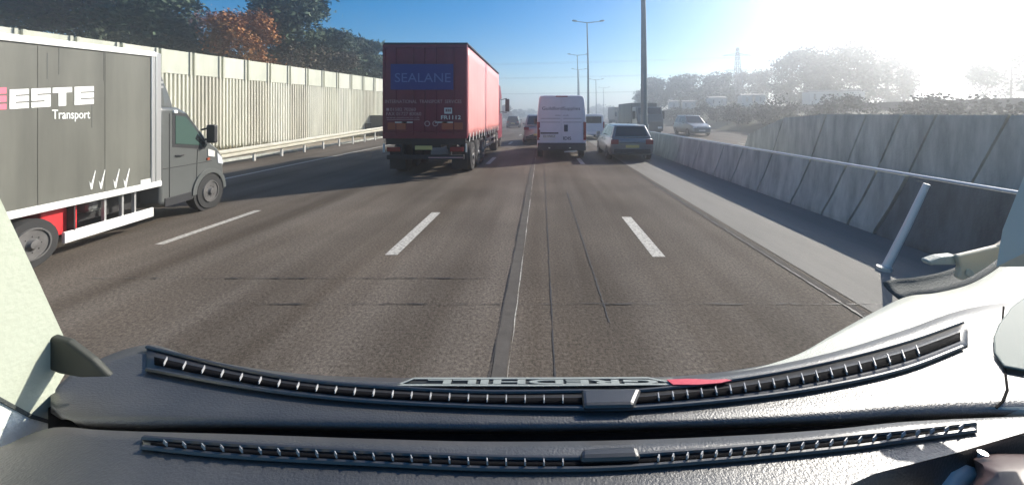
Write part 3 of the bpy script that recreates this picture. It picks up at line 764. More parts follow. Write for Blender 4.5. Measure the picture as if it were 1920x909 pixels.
for s in (-.55, .3):
    b = MB(); b.box(s, s+.07, -.115, -.10, .46, .50); b.build('reflector', M['silver'], wv)

# --- silver/dark car on the right
rc = make_car('dark silver hatchback beside the central barrier, right of the white van', (3.58, 14.7, 0), R(-1.0), M['car_grey'], W=1.78, L=4.3, H=1.45, estate=.05)
b = MB(); b.tube([(0, .9, 1.47), (0, .6, 1.56)], .008, 5); b.build('aerial', M['black'], rc)
# --- others in the queue
v2 = make_van('low white van ahead in the right lane, half hidden by the lettered high roof van', (3.60, 27.0, 0), 0, M['vanwhite_clean'], 1.95, 4.6, 1.86)
b = MB(); b.box(-.84, .84, -.022, 0, .62, 1.78); d = b.build('rear_door', M['vanwhite'], v2, bevel=.02)
b = MB(); b.box(-.74, .74, -.03, -.02, 1.2, 1.68); b.build('rear_window', M['glass'], d)
b = MB(); b.box(-.9, .9, -.08, .06, .36, .58); b.build('bumper', M['vanwhite_clean'], v2, bevel=.02)
for s in (-1, 1):
    b = MB(); b.box(s*.86, s*.965, -.03, .05, .85, 1.3); b.build('tail_light', M['taillight'], v2, bevel=.01)
c3 = make_car('tall pale grey car mostly hidden by the left side of the white van', (-.22, 23.0, 0), 0, M['car_silver'], W=1.85, L=4.5, H=1.82, belt=1.12, estate=.25)
c4 = make_car('black car far ahead in the next lane beside the red lorry cab', (-3.75, 49.0, 0), 0, M['car_black'], W=1.75, L=4.2, H=1.55, estate=.1)
c5 = make_car('small silver car farthest ahead between the black car and the white van', (-1.2, 84.0, 0), R(-2), M['car_silver'], W=1.8, H=1.5)
make_car('dark car seen over the roof of the silver hatchback far ahead', (5.0, 58.0, 0), R(-2), M['car_black'], W=1.8, H=1.55, estate=.15)
# --- oncoming traffic
OG = 'oncoming traffic beyond the central barrier'
make_car('oncoming dark car with bright headlights behind the central barrier', (13.4, 35.5, 0), R(180), M['car_grey'], W=1.85, L=4.4, H=1.74, group=OG, toward=True, belt=1.05)
def lorry(label, loc, W, H, L, box_m, cab_m):
    t = thing('lorry', label, 'lorry', loc, R(180), OG)
    w = W/2
    b = MB(); b.box(-w, w, 0, L-1.9, .9, H); b.build('cargo_box', box_m, t, bevel=.05)
    b = MB(); b.loft([[(-w*.96, y, .4), (w*.96, y, .4), (w*.96, y, z), (-w*.96, y, z)] for y, z in ((L-1.8, H*.86), (L-.5, H*.86), (L-.15, H*.62), (L, H*.42))]); b.build('cab', cab_m, t, bevel=.06)
    b = MB(); b.prism([(-w*.84, L-.17, H*.6), (w*.84, L-.17, H*.6), (w*.82, L-.46, H*.83), (-w*.82, L-.46, H*.83)], (0, .03, .02)); b.build('windscreen', M['glass'], t)
    for s in (-1, 1):
        b = MB(); b.box(s*w*.55, s*w*.85, L-.05, L+.02, .62, .78); b.build('headlight', M['headlight'], t, bevel=.02)
        b = MB(); b.box(s*w*1.0, s*(w+.22), L-.6, L-.5, H*.5, H*.74); b.build('door_mirror', M['black'], t, bevel=.02)
        for y in (1.0, 2.0, L-1.0): wheel(t, s*(w-.16), y, .42, .26, face=s)
    b = MB(); b.box(-w*.9, w*.9, .1, L-.2, .5, .9); b.build('chassis', M['chassis'], t)
    return t
lorry('grey oncoming lorry behind the foot of the nearest lamp post', (9.2, 39.0, 0), 2.3, 2.85, 7.5, M['greybox'], M['greycab'])
lorry('brown oncoming lorry far off between the white van and the nearest lamp post', (12.6, 64.0, 0), 2.4, 2.9, 8.0, M['lorry_brown'], M['lorry_brown'])

# --- red curtain-side lorry
tz = 11.37; TX0, TX1 = P(718.5, 0, tz).x, P(876, 0, tz).x; tcx = (TX0 + TX1) / 2; tw_ = (TX1 - TX0) / 2
rl = thing('curtain_side_lorry', 'red curtain side lorry with a blue panel on its maroon rear doors', 'lorry', (tcx, tz, 0))
TL = 8.4; TB, TT = 1.19, 4.06
def rx_(px): return P(px, 0, tz).x - tcx
def rz_(pyy): return P(0, pyy, tz).z
b = MB(); b.box(-tw_+.02, tw_-.03, .06, TL, TB, TT - .06); b.build('trailer_body', M['trailer_rear'], rl)
# pleated curtain on each side
for s in (-1, 1):
    b = MB(); rows = []
    for z in [TB - .02 + (TT - .12 - TB) * i / 10 for i in range(11)]:
        f = (z - TB) / (TT - TB)
        rows.append([(s*(tw_ + .012*math.sin(i*2.3)*(1-.6*f) + .006), .08 + (TL-.1) * i / 40, z + (.05*math.sin(i*1.9) if z < TB else 0)) for i in range(41)])
    b.grid(rows); cu = b.build('side_curtain', M['curtain'], rl, smooth=True, solid=.01)
    b = MB()
    for i in range(14):
        y = .15 + i * .6
        b.prism([(s*(tw_+.03), y, TB-.16), (s*(tw_+.03), y+.05, TB-.16), (s*(tw_+.03), y+.16, TB+.10), (s*(tw_+.03), y+.10, TB+.10)], (s*.012, 0, 0))
    b.build('curtain_strap', M['white_letter'], cu)
b = MB(); b.box(-tw_, tw_+.02, 0, TL+.02, TT-.07, TT); b.build('roof', M['chassis'], rl, bevel=.02)
b = MB()
for s in (-1, 1): b.box(s*tw_ - (.06 if s > 0 else 0), s*tw_ + (.0 if s > 0 else .06), -.04, .06, TB-.05, TT-.07)
b.box(-tw_+.06, tw_-.06, -.03, .05, TB-.05, TB+.14); b.box(-tw_+.06, tw_-.06, -.03, .05, TT-.17, TT-.07)
b.build('door_frame', M['trailer_rear'], rl)
for x0, x1 in ((-tw_+.065, -.008), (.008, tw_-.065)):
    b = MB(); b.box(x0, x1, -.02, .04, TB+.15, TT-.18); d = b.build('rear_door', M['trailer_rear'], rl, bevel=.01)
    h = MB()
    for q in (.28, .72): h.tube([(lerp(x0, x1, q), -.045, TB+.05), (lerp(x0, x1, q), -.045, TT-.15)], .014, 6)
    h.build('lock_rod', M['trailer_rear'], d)
    for q in (.28, .72):
        h = MB(); xx = lerp(x0, x1, q); h.box(xx - .02, xx + .34 * (1 if q < .5 else -1), -.06, -.045, TB + .42, TB + .46); h.build('lock_handle', M['galv'], d)
    for zz in (.35, .95, 1.55, 2.15, 2.6):
        h = MB(); e = x0 if x0 < -.5 else x1; h.box(e - .02, e + .02, -.05, -.02, TB + zz, TB + zz + .09); h.build('hinge', M['trailer_rear'], d)
def panel(name, m, px0, px1, py0, py1, y=-.03, dp=.006, parent=None, **k):
    b = MB(); b.box(rx_(px0), rx_(px1), y, y + dp, rz_(py1), rz_(py0)); return b.build(name, m, parent or rl, **k)
bp_ = panel('blue_panel', M['blue'], 734, 851, 121, 169, y=-.068, dp=.012)
text('lettering', 'SEALANE', M['pale_blue'], bp_, (rx_(742), -.072, rz_(155)), (1,0,0), (0,0,1), 104/F*tz, 17/F*tz)
def rtext(s, px0, px1, py0, py1, m='pale_red', fat=0): return text('lettering', s, M[m], rl, (rx_(px0), -.064, rz_(py1)), (1,0,0), (0,0,1), (px1-px0)/F*tz, (py1-py0)/F*tz, fat=fat)
rtext('INTERNATIONAL  TRANSPORT  SERVICES', 724, 866, 187.5, 194)
rtext('01582 70260', 733, 781, 202.5, 208.5)
rtext('FAX 01727 83060', 726, 791, 210.5, 217)
rtext('www.sealane.co.uk', 726, 788, 219, 222.5)
panel('underline', M['pale_red'], 727, 788, 224.3, 225.2, y=-.064)
panel('phone_symbol', M['pale_red'], 726, 731, 203, 208, y=-.064)
rtext('FR1112', 828, 865, 216.5, 224, 'plate_white', fat=.02)
pt = panel('plate', M['plate_white'], 834, 848.5, 202.5, 213.5, y=-.062)
for k in range(3): panel('plate_mark', M['trailer_rear'], 836.5 + 3.6*k, 838.8 + 3.6*k, 204.5, 210, y=-.066, dp=.005, parent=pt)
for a, c in ((728, 762), (829, 868)): panel('reflective_panel', M['orange'], a, c, 230, 243, y=-.045, dp=.02)
for px in (802, 817):
    b = MB(); b.loft([[ (rx_(px)+r*math.cos(k*math.pi/8), yy, rz_(232)+r*math.sin(k*math.pi/8)) for k in range(16)] for yy, r in ((-.03, .085), (-.06, .085), (-.06, .06), (-.05, .06))], cap=False); b.build('limit_badge', M['pale_red'], rl)
# chassis, bumper, lamps, mud flaps, wheels
b = MB(); b.box(-.45, .45, .1, TL, .85, TB-.03); b.box(-tw_+.06, tw_-.06, .05, .2, .95, TB-.02); b.build('chassis', M['chassis'], rl)
b = MB(); b.box(-tw_+.1, tw_-.1, .0, .1, .50, .64); b.build('underrun_bar', M['chassis'], rl, bevel=.02)
for s in (-1, 1):
    b = MB(); b.box(s*.7, s*.78, .02, .12, .62, .98); b.build('bumper_bracket', M['chassis'], rl)
    b = MB(); b.box(s*(tw_-.52), s*(tw_-.12), -.03, .02, .74, .88); b.build('tail_light', M['taillight'], rl, bevel=.01)
    b = MB(); b.box(s*(tw_-.55), s*(tw_-.06), .35, .36, .16, .85); b.build('mud_flap', M['rubber'], rl)
    b = MB(); b.box(s*(tw_-.05), s*(tw_-.005), -.03, .0, .72, .98); b.build('marker_light', M['plate_white'], rl)
    for y in (1.1, 2.15, 3.2):
        wheel(rl, s*(tw_-.2), y, .48, .36, face=s); 
    wheel(rl, s*(tw_-.2), 7.9, .48, .36, face=s)
    b = MB()
    for k, z in enumerate((.52, .76)): b.box(s*(tw_-.05), s*(tw_-.02), 4.1, 7.1, z, z+.1)
    for y in (4.2, 5.6, 7.0): b.box(s*(tw_-.09), s*(tw_-.05), y, y+.06, .45, TB-.03)
    b.build('side_guard', M['silver'], rl)
b = MB(); b.box(-.30, .22, -.035, -.02, .80, .92); b.build('number_plate', M['plate_yellow'], rl)
b = MB(); b.box(.1, 1.15, -.015, -.0, .545, .575); b.build('bumper_stripe', M['pale_red'], rl)
# tractor unit
b = MB(); b.loft([[(-1.2, y, .5), (1.2, y, .5), (1.2, y, z-.1), (1.1, y, z), (-1.1, y, z), (-1.2, y, z-.1)] for y, z in ((TL+.35, 3.55), (TL+1.6, 3.55), (TL+2.3, 3.0), (TL+2.45, 1.6), (TL+2.5, .9))]); b.build('cab', M['trailer_rear'], rl, bevel=.05)
b = MB(); b.box(-.5, .5, TL, TL+2.3, .45, 1.0); b.build('cab_chassis', M['chassis'], rl)
for s in (-1, 1):
    b = MB(); b.box(s*1.42, s*1.66, TL+2.1, TL+2.25, 2.0, 2.75); mr = b.build('door_mirror', M['black'], rl, bevel=.04)
    b = MB(); b.tube([(s*1.15, TL+2.2, 2.7), (s*1.5, TL+2.25, 2.78)], .025, 6); b.tube([(s*1.15, TL+2.2, 2.0), (s*1.5, TL+2.25, 1.95)], .025, 6); b.build('mirror_arm', M['black'], mr)
    wheel(rl, s*1.02, TL+1.7, .48, .32, face=s)
    b = MB(); b.box(s*1.2, s*1.212, TL+1.3, TL+2.2, 1.9, 2.75); b.build('side_window', M['glass'], rl)

# --- grey box truck on the left
LT0 = (-6.63, 7.43, 0); TH = R(8.31); ct, st_ = math.cos(TH), math.sin(TH)
bt = thing('box_truck', 'grey box truck alongside on the left, white lettering and ticks on its side', 'truck', LT0, TH)
def sd(px, pyy):
    """(along, height) on the truck's right flank behind a pixel"""
    k = (px - VX) / F; a = (-6.63 - 7.43 * k) / (ct * k + st_); Z = 7.43 + ct * a
    return a, CAMZ - (pyy - VY) / F * Z
aF = sd(291, 0)[0]; aB = -5.2; BW = 2.25
zt_f, zb_f = sd(290, 97)[1], sd(290, 341)[1]
zt_b = zt_f - .055 * (aF - aB); zb_b = zb_f + .0 * (aF - aB)
def topz(a): return zt_f - .055 * (aF - a)
b = MB(); b.hexa([(-BW, aB, zb_b), (0, aB, zb_b), (0, aF, zb_f), (-BW, aF, zb_f)], [(-BW, aB, topz(aB)-.08), (0, aB, topz(aB)-.08), (0, aF, topz(aF)-.08), (-BW, aF, topz(aF)-.08)]); b.build('cargo_box', M['greybox'], bt)
b = MB(); b.hexa([(-BW-.01, aB-.02, topz(aB)-.09), (.03, aB-.02, topz(aB)-.09), (.03, aF+.0, topz(aF)-.09), (-BW-.01, aF, topz(aF)-.09)], [(-BW-.01, aB-.02, topz(aB)), (.012, aB-.02, topz(aB)), (.012, aF, topz(aF)), (-BW-.01, aF, topz(aF))]); b.build('roof_rail', M['white'], bt, bevel=.012)
b = MB(); b.box(-BW, .022, aF-.09, aF-.02, zb_f, zt_f-.06); b.box(-BW, .018, aF, aF+.10, zb_f, zt_f-.02); b.build('corner_post', M['silver'], bt, bevel=.012)
b = MB(); b.box(-BW, .025, aB, aF+.1, zb_f-.09, zb_f+.004); b.build('floor_rail', M['white'], bt, bevel=.01)
for px, y0, y1 in ((88, 100, 148), (110, 90, 140), (194, 88, 152), (172, 176, 240)):
    b = MB(); a, z1 = sd(px, y0); _, z0 = sd(px, y1); b.box(0, .0025, a, a+.006, z0, z1); b.build('scratch', M['greycab'], bt)
for k in range(1, 5):
    a = aF - .82 * k; b = MB(); b.box(0, .004, a - .012, a + .012, zb_f + .01, topz(a) - .1); b.build('panel_seam', M['greybox'], bt)
# side lettering
def sblock(b, px0, px1, y0l, y1l, d=.006):
    """a block on the flank between two pixel columns; heights follow the lettering's slope"""
    a0, za = sd(px0, y0l(px0)); a1, zb = sd(px1, y0l(px1)); _, zc = sd(px0, y1l(px0)); _, zd = sd(px1, y1l(px1))
    b.prism([(0.0, a0, zc), (0.0, a1, zd), (0.0, a1, zb), (0.0, a0, za)], (d, 0, 0))
def row(t):  # letter rows: 0 at the top edge .. 1 at the bottom edge
    return lambda px: lerp(lerp(169, 162, px / 175), lerp(206, 195, px / 175), t)
b = MB()
LW = [(17, 53), (58, 94), (98, 134), (139, 175)]
def E(x0, x1):
    sblock(b, x0, x0 + 11, row(0), row(1))
    for t0, t1 in ((0, .28), (.36, .64), (.72, 1)): sblock(b, x0 + 11.4, x1, row(t0), row(t1))
E(*LW[0])
x0, x1 = LW[1]
for t0, t1 in ((0, .28), (.36, .64), (.72, 1)): sblock(b, x0, x1, row(t0), row(t1))
sblock(b, x0, x0 + 11, row(.28), row(.36)); sblock(b, x1 - 11, x1, row(.64), row(.72))
x0, x1 = LW[2]; sblock(b, x0, x1, row(0), row(.28)); sblock(b, x0 + 11, x1 - 11, row(.285), row(1))
E(*LW[3])
b.build('logo_lettering', M['white_letter'], bt)
b = MB()
for t0, t1 in ((-.12, .2), (.3, .62), (.72, 1.0)): sblock(b, -8, 11, row(t0), row(t1))
b.build('logo_emblem', M['pink'], bt)
a0, z0 = sd(97, 227); a1, _ = sd(168, 0); zt = sd(97, 206)[1]
text('lettering', 'Transport', M['white_letter'], bt, (.004, a0, sd(97, 229)[1]), (0,1,0), (0,0,1), a1 - a0, zt - sd(97, 229)[1], fat=.004)
b = MB()
for px in (172, 190, 217, 236):
    pts = [(px-5, 340), (px-1.5, 346), (px+6, 319), (px+6.5, 321), (px, 355), (px-2, 355)]
    b.prism([(0.0,) + sd(x, y - (px - 172) * .06) for x, y in pts], (.005, 0, 0))
b.build('tick_mark', M['white_letter'], bt)
b = MB(); sblock(b, 263, 288, lambda p: 338 - (p-263)*.2, lambda p: 347 - (p-263)*.2); b.build('maker_plate', M['plate_white'], bt)
# chassis and side gear
b = MB(); b.box(-BW+.5, -.35, aB, .2, .42, zb_f-.07); b.build('chassis', M['chassis'], bt)
b = MB(); b.box(-.5, -.30, aB, aF+.6, .35, .62); b.build('inner_skirt', M['chassis'], bt)
ga, gz = sd(125, 446); gb, gz2 = sd(291, 397)
gzm = (gz + gz2) / 2
b = MB(); b.box(-.06, -.02, ga, gb, gzm - .075, gzm + .075); gd_ = b.build('side_guard', M['white'], bt, bevel=.008)
for a in (ga + .12, lerp(ga, gb, .42), lerp(ga, gb, .62), gb - .3):
    b = MB(); b.box(-.10, -.06, a, a + .03, gzm - .07, zb_f-.08); b.build('guard_stay', M['silver'], gd_)
a0, z1 = sd(98, 405); a1, z0 = sd(158, 425)
b = MB(); b.box(-.40, -.105, a0 - .02, a1 + .03, z0 - .03, z1 + .05); tb_ = b.build('tool_box', M['redbox'], bt, bevel=.02)
b = MB(); b.box(-.12, -.10, a0+.02, a1-.02, z0 - .05, z0-.02); b.build('tool_box_rail', M['redbox'], tb_)
a0, _ = sd(185, 0); a1, _ = sd(222, 0)
b = MB(); b.box(-.5, -.12, a0, a1, .48, .72); b.build('fuel_tank', M['greycab'], bt, bevel=.05)
# cab
CWi = 1.95
prof = [(-1.10, .36), (-1.10, 2.02), (-.72, 2.02), (-.52, 1.93), (.0, 1.37), (.28, 1.18), (.42, 1.0), (.46, .34), (.36, .27), (-.95, .27)]
b = MB()
rings = []
for x, q in ((-CWi-.0, .93), (-CWi+.10, 1.0), (-.12, 1.0), (-.03, .96), (0.0, .92)):
    rings.append([(x, -.3 + (a + .3) * (1 if q > .95 else .985), .9 + (z - .9) * (1 if q > .99 else (.985 if q > .95 else .96))) for a, z in prof])
b.loft(rings); cab = b.build('cab', M['greycab'], bt, bevel=.03, smooth=True)
# window, windscreen, handle, panel lines
def cabpoly(name, m, pts, d=.012, parent=None, x=0.0):
    b = MB(); b.prism([(x, a, z) for a, z in pts], (d, 0, 0)); return b.build(name, m, parent or bt, bevel=.006)
cabpoly('side_window', M['glass_green'], [(-.80, 1.36), (-.80, 1.86), (-.56, 1.84), (-.34, 1.60), (-.12, 1.36), (-.12, 1.27)])
cabpoly('quarter_window', M['glass'], [(-.30, 1.52), (-.04, 1.28), (-.10, 1.22), (-.36, 1.42)], x=.002)
cabpoly('window_surround', M['black'], [(-.86, 1.31), (-.86, 1.92), (-.54, 1.90), (-.30, 1.62), (-.02, 1.30), (-.10, 1.20)], d=.004)
cabpoly('front_bumper', M['black'], [(.30, .30), (.30, .62), (.44, .60), (.47, .34)], d=.02)
cabpoly('sill_trim', M['black'], [(-1.02, .29), (-1.02, .44), (-.42, .44), (-.42, .29)], d=.012)
b = MB(); b.box(-.004, .02, -.05, .02, .98, 1.02); b.build('side_repeater', M['orange'], bt)
b = MB(); b.prism([(-CWi+.12, -.46, 1.885), (-.12, -.46, 1.885), (-.14, -.05, 1.44), (-CWi+.14, -.05, 1.44)], (0, .02, .02)); b.build('windscreen', M['glass'], bt)
b = MB()
for pts in ([(-.92, .42), (-.92, 1.9)], [(-.32, .42), (-.28, 1.22)], [(-1.05, .95), (.1, .95)]):
    (a0, z0), (a1, z1) = pts
    b.tube([(.003, a0, z0), (.003, a1, z1)], .006, 5)
b.build('panel_line', M['chassis'], bt)
b = MB(); z = 1.15; b.tube([(.005, -.80, z), (.035, -.76, z), (.035, -.66, z), (.005, -.62, z)], .012, 6); b.build('door_handle', M['black'], bt)
b = MB(); b.box(.06, .22, -.16, -.06, 1.32, 1.68); mr = b.build('door_mirror', M['black'], bt, bevel=.03)
b = MB(); b.tube([(-.05, -.05, 1.4), (.10, -.11, 1.38)], .02, 6); b.tube([(-.05, -.10, 1.58), (.10, -.11, 1.62)], .02, 6); b.build('mirror_arm', M['black'], mr)
b = MB(); b.prism([(0, -.02, 1.2), (0, .16, 1.14), (0, .16, 1.02), (0, -.02, 1.06)], (.014, 0, 0)); b.build('door_sticker', M['plate_white'], bt)
b = MB(); b.prism([(.0, .24, 1.10), (.0, .38, .98), (.0, .41, .84), (.0, .26, .88)], (.012, 0, 0)); b.build('headlight', M['headlight'], bt, bevel=.01)
b = MB(); b.box(-.02, .03, -.85, -.77, 1.90, 1.96); b.build('marker_light', M['white_letter'], bt, bevel=.015)
b = MB(); b.loft([[(-CWi+.15, a, 2.0), (-.1, a, 2.0), (-.16, a, z), (-CWi+.2, a, z)] for a, z in ((-1.07, 2.68), (-.88, 2.60), (-.72, 2.25), (-.66, 2.03))]); df = b.build('wind_deflector', M['greycab'], bt, bevel=.03)
b = MB()
for z in (2.42, 2.34): b.box(-.125, -.105, -1.0, -.9, z, z+.04)
b.build('vent_slot', M['silver'], df)
# wheel arch and wheels
b = MB(); n = 16
b.loft([[(x, .02 + r * math.cos(math.pi * k / n), .36 + r * math.sin(math.pi * k / n)) for k in range(n + 1)] + [(x, .02 - (r-.06) * math.cos(math.pi * k / n), .36 + (r-.06) * math.sin(math.pi * k / n)) for k in range(n + 1)] for x, r in ((-.1, .44), (.03, .45), (.035, .42))]); b.build('wheel_arch', M['greycab'], bt, smooth=True)
b = MB(); b.loft([[(x, .02 + .40 * math.cos(2*math.pi*k/24), .36 + .40 * math.sin(2*math.pi*k/24)) for k in range(24)] for x in (-.05, .006)]); b.build('arch_liner', M['chassis'], bt)
wheel(bt, -.085, .02, .355, .22, face=1); wheel(bt, -CWi+.1, .02, .355, .22, face=-1)
wheel(bt, -.10, -2.93, .31, .24, rimr=.66, face=1); wheel(bt, -BW+.15, -2.92, .37, .26, rimr=.66, face=-1)
b = MB(); b.box(-.36, -.02, -2.42, -2.40, .25, zb_f-.1); b.build('mud_flap', M['rubber'], bt)

# ------------------------------------------------------------------ our own van: dashboard, pillars
own = thing('van_cab', 'dark dashboard of the van we sit in, with a slotted vent strip, its windscreen reflection built as a second strip, and pale pillars', 'van cab', (0, 0, 0))
DZ = 1.35                                        # height of the dash top
far_edge = [(95, 735), (150, 690), (275, 646), (360, 668), (440, 684), (560, 700), (700, 707), (1000, 709), (1250, 706), (1400, 690), (1560, 656), (1700, 612), (1780, 582), (1835, 568), (1900, 560), (2000, 556)]
gap_top = [(95, 760), (120, 785), (200, 792), (440, 794), (700, 799), (920, 801), (1150, 799), (1400, 791), (1560, 783), (1700, 774), (1900, 769), (2000, 768)]
gap_bot = [(95, 797), (200, 806), (440, 813), (700, 822), (900, 827), (1150, 825), (1400, 815), (1560, 804), (1700, 790), (1900, 781), (2000, 779)]
front = [(-400, 1000), (1500, 985), (1640, 910), (1790, 865), (1920, 818), (2000, 795)]
cols = [95 + 5 * i for i in range(3)] + [120 + 20 * i for i in range(94)]
def sheet(name, top, bot, m, z, x0, x1, step=20, rows=8, th=.02, parent=own, sf=spline, kind=None, curl=0.0):
    b = MB(); xs = [x0 + (x1 - x0) * i / max(1, int((x1 - x0) / step)) for i in range(int((x1 - x0) / step) + 1)]
    rr = []
    for r in range(rows + 1):
        t = r / rows; rr.append([PZ(x, lerp(sf(top, x), sf(bot, x), t), z - curl * max(0, abs(t - .5) * 2 - .8) * 5) for x in xs])
    b.grid(rr); return b.build(name, m, parent, solid=th, smooth=False, fix=True)
def up(o):  # make sure the open sheets face upwards before thickness is added
    me = o.data
    if sum(p.normal.z * p.area for p in me.polygons) < 0: me.flip_normals()
    for p in me.polygons: p.use_smooth = True
    me.set_sharp_from_angle(angle=R(30))
    return o
dash_mirrored = up(sheet('dash_reflection', far_edge, gap_top, M['dash'], DZ, 95, 2000, curl=.004))  # windscreen reflection of the dash, built as a solid upper panel
left_bot = [(-400, 920), (-200, 890), (0, 838), (60, 812), (110, 800), (200, 807)]
b = MB(); rr = []
xs = [-380 + 20 * i for i in range(120)]
def lower_top(x): return spline(left_bot, x) if x < 150 else spline(gap_bot, x)
for r in range(11):
    t = r / 10; rr.append([PZ(x, lerp(lower_top(x), max(lower_top(x) + 6, interp(front, x)), t), DZ + .002 - (.012 * max(0, t - .8) * 5 if x > 1500 else 0)) for x in xs])
last = rr[-1]; rr.append([p + Vector((0, -.004, -.03)) for p in last]); rr.append([p + Vector((0, .0, -.16)) for p in last])
b.grid(rr); up(b.build('dash_lower', M['dash'], own, solid=.012))
b = MB(); b.grid([[PZ(x, spline(gap_top, x) - 6, DZ - .022) for x in range(90, 2000, 20)], [PZ(x, spline(gap_bot, x) + 8, DZ - .022) for x in range(90, 2000, 20)]]); up(b.build('demister_gap', M['gap'], own, solid=.01))

def vent(top, bot, fins, xa, xb, cover, far, lipm):
    v = up(sheet('vent_strip', top, bot, M['dash_smooth'], DZ + .0045, xa, xb, rows=2, th=.004))
    ct = [(x, lerp(spline(top, x), spline(bot, x), .36)) for x in range(xa, xb + 1, 40)]; cb_ = [(x, lerp(spline(top, x), spline(bot, x), .68)) for x in range(xa, xb + 1, 40)]
    up(sheet('vent_slot', ct, cb_, M['gap'], DZ + .0075, xa + 14, xb - 14, rows=1, th=.002, parent=v))
    for x in fins:
        b = MB()
        if cover[0] - 12 < x < cover[1] + 6: continue
        yt, yb = spline(ct, x), spline(cb_, x)
        d = (x - 1040) / 900 * 8 * (1 if far else -1)
        p0, p1 = PZ(x - d * .5 * (1 if far else 1), yt, DZ + .010), PZ(x + d * .5, yb, DZ + .010)
        s = Vector((.0012, 0, 0)) if x < 1200 else Vector((.0016, 0, 0))
        b.hexa([p0 - s, p1 - s, p1 + s, p0 + s], [q + Vector((0, 0, .006)) for q in (p0 - s * .6, p1 - s * .6, p1 + s * .6, p0 + s * .6)])
        b.build('vent_slat', M['fin'], v, fix=True)
    # rims on both edges
    b = MB()
    for e in (top, bot):
        b.tube([PZ(x, spline(e, x), DZ + .006) for x in range(xa, xb + 1, 15)], .0035, 6)
    b.build('vent_rim', lipm, v, smooth=True)
    return v
fl = [310 + 35.5 * i for i in range(22)]; fr_ = [1235 + 27 * i for i in range(22)]
vent([(275, 650), (440, 690), (560, 711), (700, 724), (900, 734), (1090, 733), (1200, 732), (1400, 708), (1560, 677), (1700, 640), (1815, 600)],  # upper strip: the lower one's windscreen reflection, built solid
     [(275, 692), (440, 722), (560, 739), (700, 752), (900, 762), (1090, 766), (1200, 764), (1400, 746), (1560, 722), (1700, 690), (1815, 646)], fl + fr_[:19], 275, 1815, (1088, 1205), True, M['dash_smooth'])
vent([(268, 820), (440, 833), (700, 847), (900, 856), (1090, 858), (1200, 852), (1400, 837), (1600, 817), (1700, 807), (1832, 792)],
     [(268, 838), (440, 855), (700, 869), (900, 878), (1090, 879), (1200, 874), (1400, 858), (1600, 838), (1700, 824), (1832, 806)], fl + fr_, 268, 1832, (1085, 1208), False, M['dash_smooth'])
def cover(pts, hgt):
    b = MB(); base = [PZ(x, y, DZ + .006) for x, y in pts]; c = sum(base, Vector()) / len(base)
    b.hexa(base, [c + (p - c) * .95 + Vector((0, 0, hgt)) for p in base]); b.build('sensor_cover', M['dash_smooth'], own, bevel=.006)
cover([(1086, 873), (1203, 869), (1196, 846), (1088, 852)], .012)
cover([(1092, 772), (1190, 770), (1204, 736), (1089, 738)], .012)  # mirrored twin of the cover, a reflection built solid
# left pillar and door trim
PX = -0.96
def sidepoly(name, m, pts, x=PX, d=-.05, **k):
    b = MB(); q = []
    for px, pyy in pts:
        Z = x * F / (px - VX); q.append(P(px, pyy, Z))
    b.prism(q, (d, 0, 0)); return b.build(name, m, own, **k)
sidepoly('pillar_trim', M['trim_pale'], [(-260, 60), (-120, 200), (0, 372), (60, 500), (124, 640), (122, 700), (104, 730), (100, 760), (112, 794), (60, 778), (0, 745), (-200, 640), (-400, 520), (-400, 60)])
sidepoly('door_seal', M['seal'], [(0, 743), (60, 776), (113, 793), (113, 799), (60, 784), (0, 752), (-200, 660), (-200, 645)], x=PX + .003, d=-.03)
sidepoly('door_trim', M['trim_white'], [(0, 752), (60, 784), (116, 799), (60, 830), (0, 860), (-200, 960), (-400, 1000), (-400, 760), (-200, 660)])
b = MB(); b.prism([P(x, y, .73) for x, y in ((-60, 612), (0, 617), (60, 622), (125, 641), (170, 675), (203, 708), (150, 709), (110, 702), (60, 682), (0, 650), (-60, 622))], (0, .014, 0)); b.build('dash_end_reflection', M['end_reflection'], own, bevel=.006, segs=4)  # dark lens shape: the dash end's reflection, built solid
# right corner: reflected sun glare built as a pale shelf; seal, side panel
b = MB()
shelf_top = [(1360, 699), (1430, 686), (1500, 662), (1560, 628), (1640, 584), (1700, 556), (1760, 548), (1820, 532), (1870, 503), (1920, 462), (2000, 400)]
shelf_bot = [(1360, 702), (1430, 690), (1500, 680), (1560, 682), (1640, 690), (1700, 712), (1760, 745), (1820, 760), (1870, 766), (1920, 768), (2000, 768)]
up(sheet('glare_shelf', shelf_top, shelf_bot, M['trim_shelf'], DZ - .003, 1360, 2000, step=10, th=.02))
b = MB(); rr = []
for k in range(5):
    rr.append([PZ(x, spline(shelf_top, x) + 1, DZ - .002) + Vector((0, .004 + .05 * math.sin(k / 4 * math.pi / 2), .010 * (1 - math.cos(k / 4 * math.pi / 2)) + .004 * k)) for x in range(1690, 2001, 10)])
b.grid(rr); b.build('corner_seal', M['seal'], own, solid=.006, smooth=True)
b = MB(); b.prism([PZ(x, y, DZ + .006) for x, y in ((1872, 610), (1895, 580), (1930, 552), (2010, 540), (2010, 700), (1925, 698), (1882, 690), (1864, 665), (1862, 635))], (0, 0, .006)); b.build('corner_speaker', M['trim_teal'], own, bevel=.004)
b = MB(); b.tube([PZ(x, y, DZ + .001) for x, y in ((1882, 575), (1879, 605), (1876, 640), (1884, 690), (1889, 730), (1880, 752), (1868, 764))], .002, 6); b.build('trim_joint', M['gap'], own)
sidepoly('windscreen_pillar', M['pillar_grey'], [(1868, 500), (1880, 430), (1922, 325), (2010, 120), (2300, -200), (2300, 300), (2010, 400), (1930, 470)], x=.90, d=.06)
